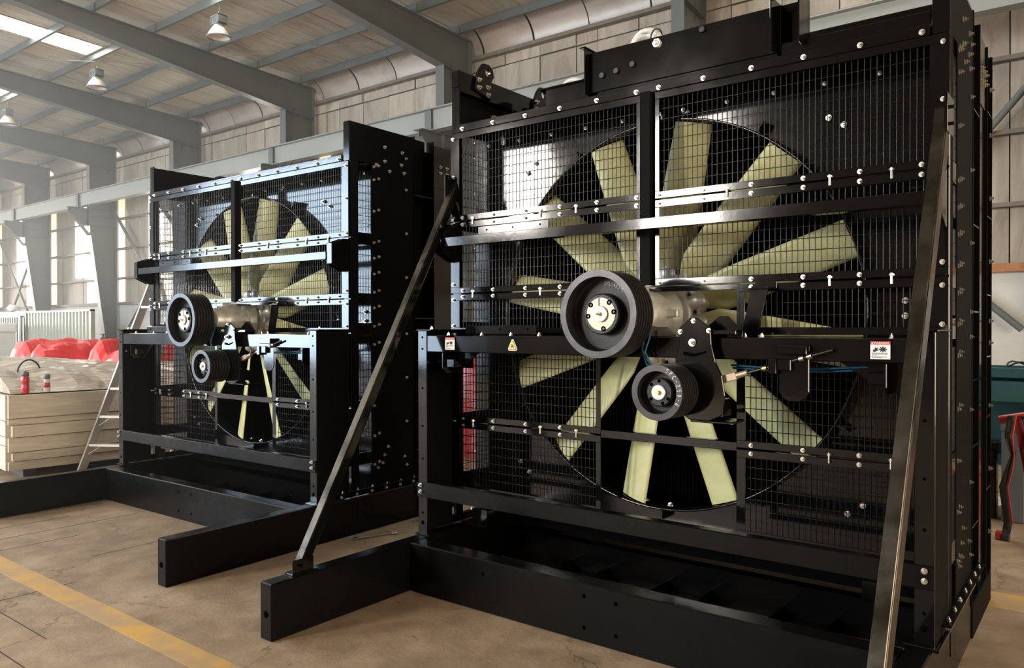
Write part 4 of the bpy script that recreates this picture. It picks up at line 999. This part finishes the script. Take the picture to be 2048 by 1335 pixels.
for x in (-1.9, 1.9): link('foot', MB().box(x - .05, x + .05, -.4, .4, 0, .05).mesh('foot'), M['clad'], cp)
me_ = thing('machine_enclosure', 'grey ribbed machine enclosure at the picture edge behind the wrapped box', 'machine', (-28.0, 10.4, 0))
link('housing', MB().box(-2.4, 1.4, -.4, .5, 0, 1.95).mesh('housing'), M['steel'], me_)
link('frame', MB().box(-2.45, 1.45, -.45, .5, 1.95, 2.08).box(1.38, 1.46, -.46, -.38, 0, 1.95).box(.35, .42, -.46, -.38, 0, 1.95).mesh('frame'), M['steel_light'], me_)
for i in range(14): link('rib', MB().box(-1.35 + .19 * i, -1.27 + .19 * i, -.44, -.4, .3, 1.9).mesh('rib'), M['clad'], me_)
wbx = thing('wrapped_box', 'low cabinet with a white plastic cover beside the red tarpaulin', 'box', (-26.9, 8.6, 0))
link('cabinet', MB().box(-1.3, 1.3, -.5, .5, 0, 1.42).mesh('cabinet'), M['dado'], wbx, bevel=.01)
link('cover', MB().box(-1.35, 1.35, -.55, .55, 1.42, 1.70).mesh('cover'), M['white_wrap'], wbx, bevel=.07, seg=3)
wl2 = link('wrapped_bundle', MB().lathe([(0, -.24), (.08, -.22), (.14, -.1), (.12, .1), (.08, .22), (0, .24)], (0, 0, 0), 0, 9, smooth=False).mesh('wrapped_bundle'), M['white_wrap'], None, loc=(-29.2, 10.3, 2.22)); tag(wl2, 'crumpled white bundle lying on the grey machine enclosure', 'bundle')
sp_ = thing('standpipe', 'small hydrant standpipe with valve rising behind the red tarpaulins', 'valve', (-26.45, 12.0, 0))
link('pipe', MB().tube([(0, 0, 0), (0, 0, 1.15)], .05, 12).mesh('pipe'), M['steel'], sp_)
link('valve', MB().tube([(-.14, 0, 1.18), (.16, 0, 1.18)], .05, 10).lathe([(.0, 1.15), (.075, 1.16), (.075, 1.24), (.03, 1.27), (.03, 1.33), (.10, 1.335), (.10, 1.36), (0, 1.36)], (0, 0, 0), 2, 16).mesh('valve'), M['girt'], sp_)

# spanner and chain on the floor between the units
sp2 = thing('spanner', 'long combination spanner lying on the floor between the two fan units', 'spanner', (-4.31, 3.92, .0), math.atan2(.27, .11))
link('handle', MB().bar((-.15, 0, .012), (.11, 0, .012), .016, .008).mesh('handle'), M['zinc'], sp2, bevel=.002)
link('ring_end', MB().lathe([(.013, .004), (.024, .004), (.024, .018), (.013, .018)], (.132, 0, 0), 2, 18, closed=True).mesh('ring_end'), M['zinc'], sp2)
link('jaw_end', MB().prism([(-.15, -.01), (-.165, -.022), (-.19, -.020), (-.178, -.008), (-.178, .008), (-.19, .020), (-.165, .022), (-.15, .01)], 2, .005, .016).mesh('jaw_end'), M['zinc'], sp2)
ch = thing('chain', 'short loose steel chain lying on the floor beside the lower post', 'chain', (-4.28, 4.40, 0))
for i in range(9):
    lk = MB(); x = -.13 + .033 * i; y = .03 * sin(i * 1.1)
    pts = []
    for j in range(13):
        a = 2 * pi * j / 12; px = .024 * cos(a); pw = .012 * sin(a)
        pts.append((x + px, y + (pw if i % 2 == 0 else pw * .3), .010 + (0 if i % 2 == 0 else pw * .7 + .004)))
    link('chain_link', lk.tube(pts, .004, 6).mesh('chain_link'), M['zinc'], ch)

# coils of white plastic-wrapped hose lying on top of the braced unit
def coil(x, y, z, R, label):
    m = MB(); rnd = random.Random(int(R * 1000))
    for k_ in range(7):
        rr = R * (1 - .05 * k_); zz = .02 + .017 * (k_ % 4)
        m.tube([(rr * cos(2 * pi * j / 24) * (1 + .03 * rnd.uniform(-1, 1)), zz - .045 + .012 * sin(3 * 2 * pi * j / 24 + k_), R + .018 + rr * sin(2 * pi * j / 24)) for j in range(25)], .018, 7, caps=False)
    t = thing('hose_coil', label, 'hose coil', (x, y, z))
    link('coil', m.mesh('coil'), M['white_wrap'], t)
    link('tie', MB().tube([(R * .55 + .02 * sin(2 * pi * j / 12), .07 * cos(2 * pi * j / 12), R * 1.75 + .05 * sin(2 * pi * j / 12)) for j in range(13)], .005, 6).mesh('tie'), M['plastic_dark'], t)
coil(-2.37, 4.48, 3.19, .115, 'white coil tied with black standing behind the top channel of the braced unit')
coil(-2.74, 4.20, 2.84, .135, 'white coil standing behind the small box at the end of the top channel')

# rack corner with straps on the far side of the braced unit
rk = thing('storage_rack', 'teal steel storage rack against the grey wall past the braced unit', 'rack', (0.0, 7.9, 0))
for x in (-1.05, 1.1):
    for y in (-.35, .35): link('upright', MB().box(x - .03, x + .03, y - .03, y + .03, 0, 1.25).mesh('upright'), M['teal'], rk)
for z0, z1 in ((1.13, 1.21), (.93, 1.10), (.50, .60)):
    link('beam', MB().box(-1.05, 1.1, -.39, -.35, z0, z1).mesh('beam'), M['teal'], rk, bevel=.004)
    link('shelf', MB().box(-1.05, 1.1, -.35, .35, z0 + .02, z0 + .035).mesh('shelf'), M['teal'], rk)
link('back_sheet', MB().box(-1.05, 1.1, .33, .345, .3, 1.2).mesh('back_sheet'), M['teal'], rk)
for i, (x, y, z, sx, sy, sz, mt, nm, lb, ct) in enumerate((
    (-.62, 7.35, 0.0, .16, .22, .80, 'box_grey', 'tool_case', 'grey tool case below the red pipe handle by the teal rack', 'case'),
    (-.33, 7.37, 0.0, .2, .14, .55, 'tarp', 'red_carton', 'tall red carton on the floor in front of the teal rack', 'carton'),
    (-.83, 7.38, 0.0, .18, .14, .62, 'worn', 'brown_carton', 'dark brown carton in front of the teal rack beside the black unit', 'carton'),
    (-.70, 8.6, 0.0, .3, .2, .28, 'timber', 'timber_block', 'pale timber block on the floor under the teal rack', 'block'))):
    t = thing(nm, lb, ct, (x, y, z))
    link('body', MB().box(-sx / 2, sx / 2, -sy / 2, sy / 2, 0, sz * .9).mesh('body'), M[mt], t, bevel=.01)
    link('lid', MB().box(-sx / 2 - .005, sx / 2 + .005, -sy / 2 - .005, sy / 2 + .005, sz * .9, sz).mesh('lid'), M[mt], t, bevel=.006)
pp = thing('pipe_roll', 'grey plastic pipe lying on the teal rack', 'pipe', (-.6, 7.72, 1.0))
link('pipe', MB().tube([(-.4, 0, -.02), (.3, .05, .09)], .04, 14).mesh('pipe'), M['steel'], pp)
link('socket', MB().tube([(.28, .048, .087), (.4, .06, .105)], .05, 14).mesh('socket'), M['steel'], pp)
hd = thing('red_trestle', 'red tubular trestle with straps hung over its bar', 'trestle', (-.50, 6.72, 0))
link('bar', MB().tube([(-.16, .02, .86), (.0, 0, .90), (.6, -.05, .86)], .032, 12).mesh('bar'), M['red_metal'], hd)
for x, d in ((.10, .28), (.10, -.28), (.55, .28), (.55, -.28)):
    link('leg', MB().tube([(x, -.01, .87), (x + .03, d, 0)], .022, 10).mesh('leg'), M['red_metal'], hd)
link('cross_bar', MB().tube([(.09, .15, .42), (.58, .15, .42)], .018, 8).mesh('cross_bar'), M['red_metal'], hd)
def strap(name, pts, w, label, mat):
    m = MB(); n = len(pts)
    vs = []
    for i, (x, y, z, a) in enumerate(pts):
        dx, dy = w / 2 * cos(a), w / 2 * sin(a)
        vs += [(x - dx, y - dy, z), (x + dx, y + dy, z), (x + dx, y + dy + .004, z + .002), (x - dx, y - dy + .004, z + .002)]
    fs = []
    for i in range(n - 1):
        for j in range(4): fs.append((i * 4 + j, i * 4 + (j + 1) % 4, i * 4 + 4 + (j + 1) % 4, i * 4 + 4 + j))
    m.add(vs, fs, True); m.add(vs[:4], [(0, 1, 2, 3)]); m.add(vs[-4:], [(0, 1, 2, 3)])
    return m
s1 = thing('ratchet_strap', 'dark ratchet strap with red edging hanging from the red trestle to the floor', 'strap', (0, 0, 0))
link('webbing', strap('webbing', [(-.58, 6.68, .90, .2), (-.60, 6.66, .75, .5), (-.57, 6.66, .62, 1.0), (-.60, 6.66, .50, .6), (-.63, 6.66, .38, .2), (-.615, 6.66, .25, .1), (-.60, 6.66, .12, .2), (-.61, 6.64, .05, .2), (-.65, 6.62, .045, .2)], .055, '', None).mesh('webbing'), M['webbing'], s1)
link('red_edge', strap('red_edge', [(-.555, 6.664, .90, .2), (-.575, 6.645, .75, .5), (-.56, 6.64, .62, 1.0), (-.575, 6.645, .50, .6), (-.602, 6.648, .38, .2), (-.588, 6.648, .25, .1), (-.572, 6.648, .12, .2)], .012, '', None).mesh('red_edge'), M['webbing_red'], s1)
link('buckle', MB().box(-.675, -.635, 6.60, 6.66, .0, .06).mesh('buckle'), M['webbing_red'], s1, bevel=.006)
link('end_fitting', MB().box(-.635, -.585, 6.59, 6.66, .0, .05).mesh('end_fitting'), M['plastic_dark'], s1, bevel=.006)
s2 = thing('ratchet_strap', 'twisted dark strap looped over the red trestle beside the long strap', 'strap', (0, 0, 0))
link('webbing', strap('webbing', [(-.50, 6.68, .90, .1), (-.47, 6.66, .78, .6), (-.50, 6.65, .64, 1.1), (-.46, 6.65, .52, .5), (-.42, 6.65, .40, .1), (-.42, 6.66, .24, .3), (-.45, 6.66, .14, .8)], .05, '', None).mesh('webbing'), M['webbing'], s2)
link('red_edge', strap('red_edge', [(-.55, 6.70, .88, .1), (-.50, 6.69, .60, .2), (-.46, 6.69, .36, .1), (-.47, 6.69, .25, .1)], .05, '', None).mesh('red_edge'), M['webbing_red'], s2)
cpz = link('plastic_scrap', MB().lathe([(0, 0), (.09, .0), (.10, .03), (.05, .07), (0, .08)], (0, 0, 0), 2, 9, smooth=False).mesh('plastic_scrap'), M['white_wrap'], None, loc=(-.84, 7.95, 0)); tag(cpz, 'crumpled clear plastic on the floor beside the black unit', 'plastic')
cl2 = link('cable_loop', MB().tube([(.16 * cos(2 * pi * j / 20), .12 * sin(2 * pi * j / 20), .02 * sin(j)) for j in range(21)], .008, 6).mesh('cable_loop'), M['plastic_dark'], None, loc=(-.55, 7.75, 1.235)); tag(cl2, 'loop of black cable lying on top of the teal rack', 'cable')

# dusty air in the hall, thicker in the sunlit far bays (clear round the braced unit)
def haze(x1, density):
    hm = bpy.data.materials.new('dusty_air'); hm.use_nodes = True
    t = hm.node_tree; t.nodes.remove(t.nodes['Principled BSDF'])
    v = t.nodes.new('ShaderNodeVolumeScatter'); v.inputs['Density'].default_value = density; v.inputs['Anisotropy'].default_value = 0.2
    v.inputs['Color'].default_value = (1.0, 0.99, 0.95, 1)
    t.links.new(v.outputs[0], t.nodes['Material Output'].inputs['Volume'])
    hc = bpy.data.curves.new('haze', 'CURVE'); hc.dimensions = '2D'; hc.fill_mode = 'BOTH'; hc.extrude = 4.14
    sp = hc.splines.new('POLY'); sp.points.add(3); sp.use_cyclic_u = True
    for p, (x, y) in zip(sp.points, ((XW0 + .3, YF + .6), (x1, YF + .6), (x1, 14.1), (XW0 + .3, 14.1))): p.co = (x, y, 0, 1)
    hc.materials.append(hm)
    hz = bpy.data.objects.new('haze', hc); COL.objects.link(hz); hz.location = (0, 0, 4.16); hz['kind'] = 'stuff'
haze(-4.4, 0.0035)
haze(-21.0, 0.014)
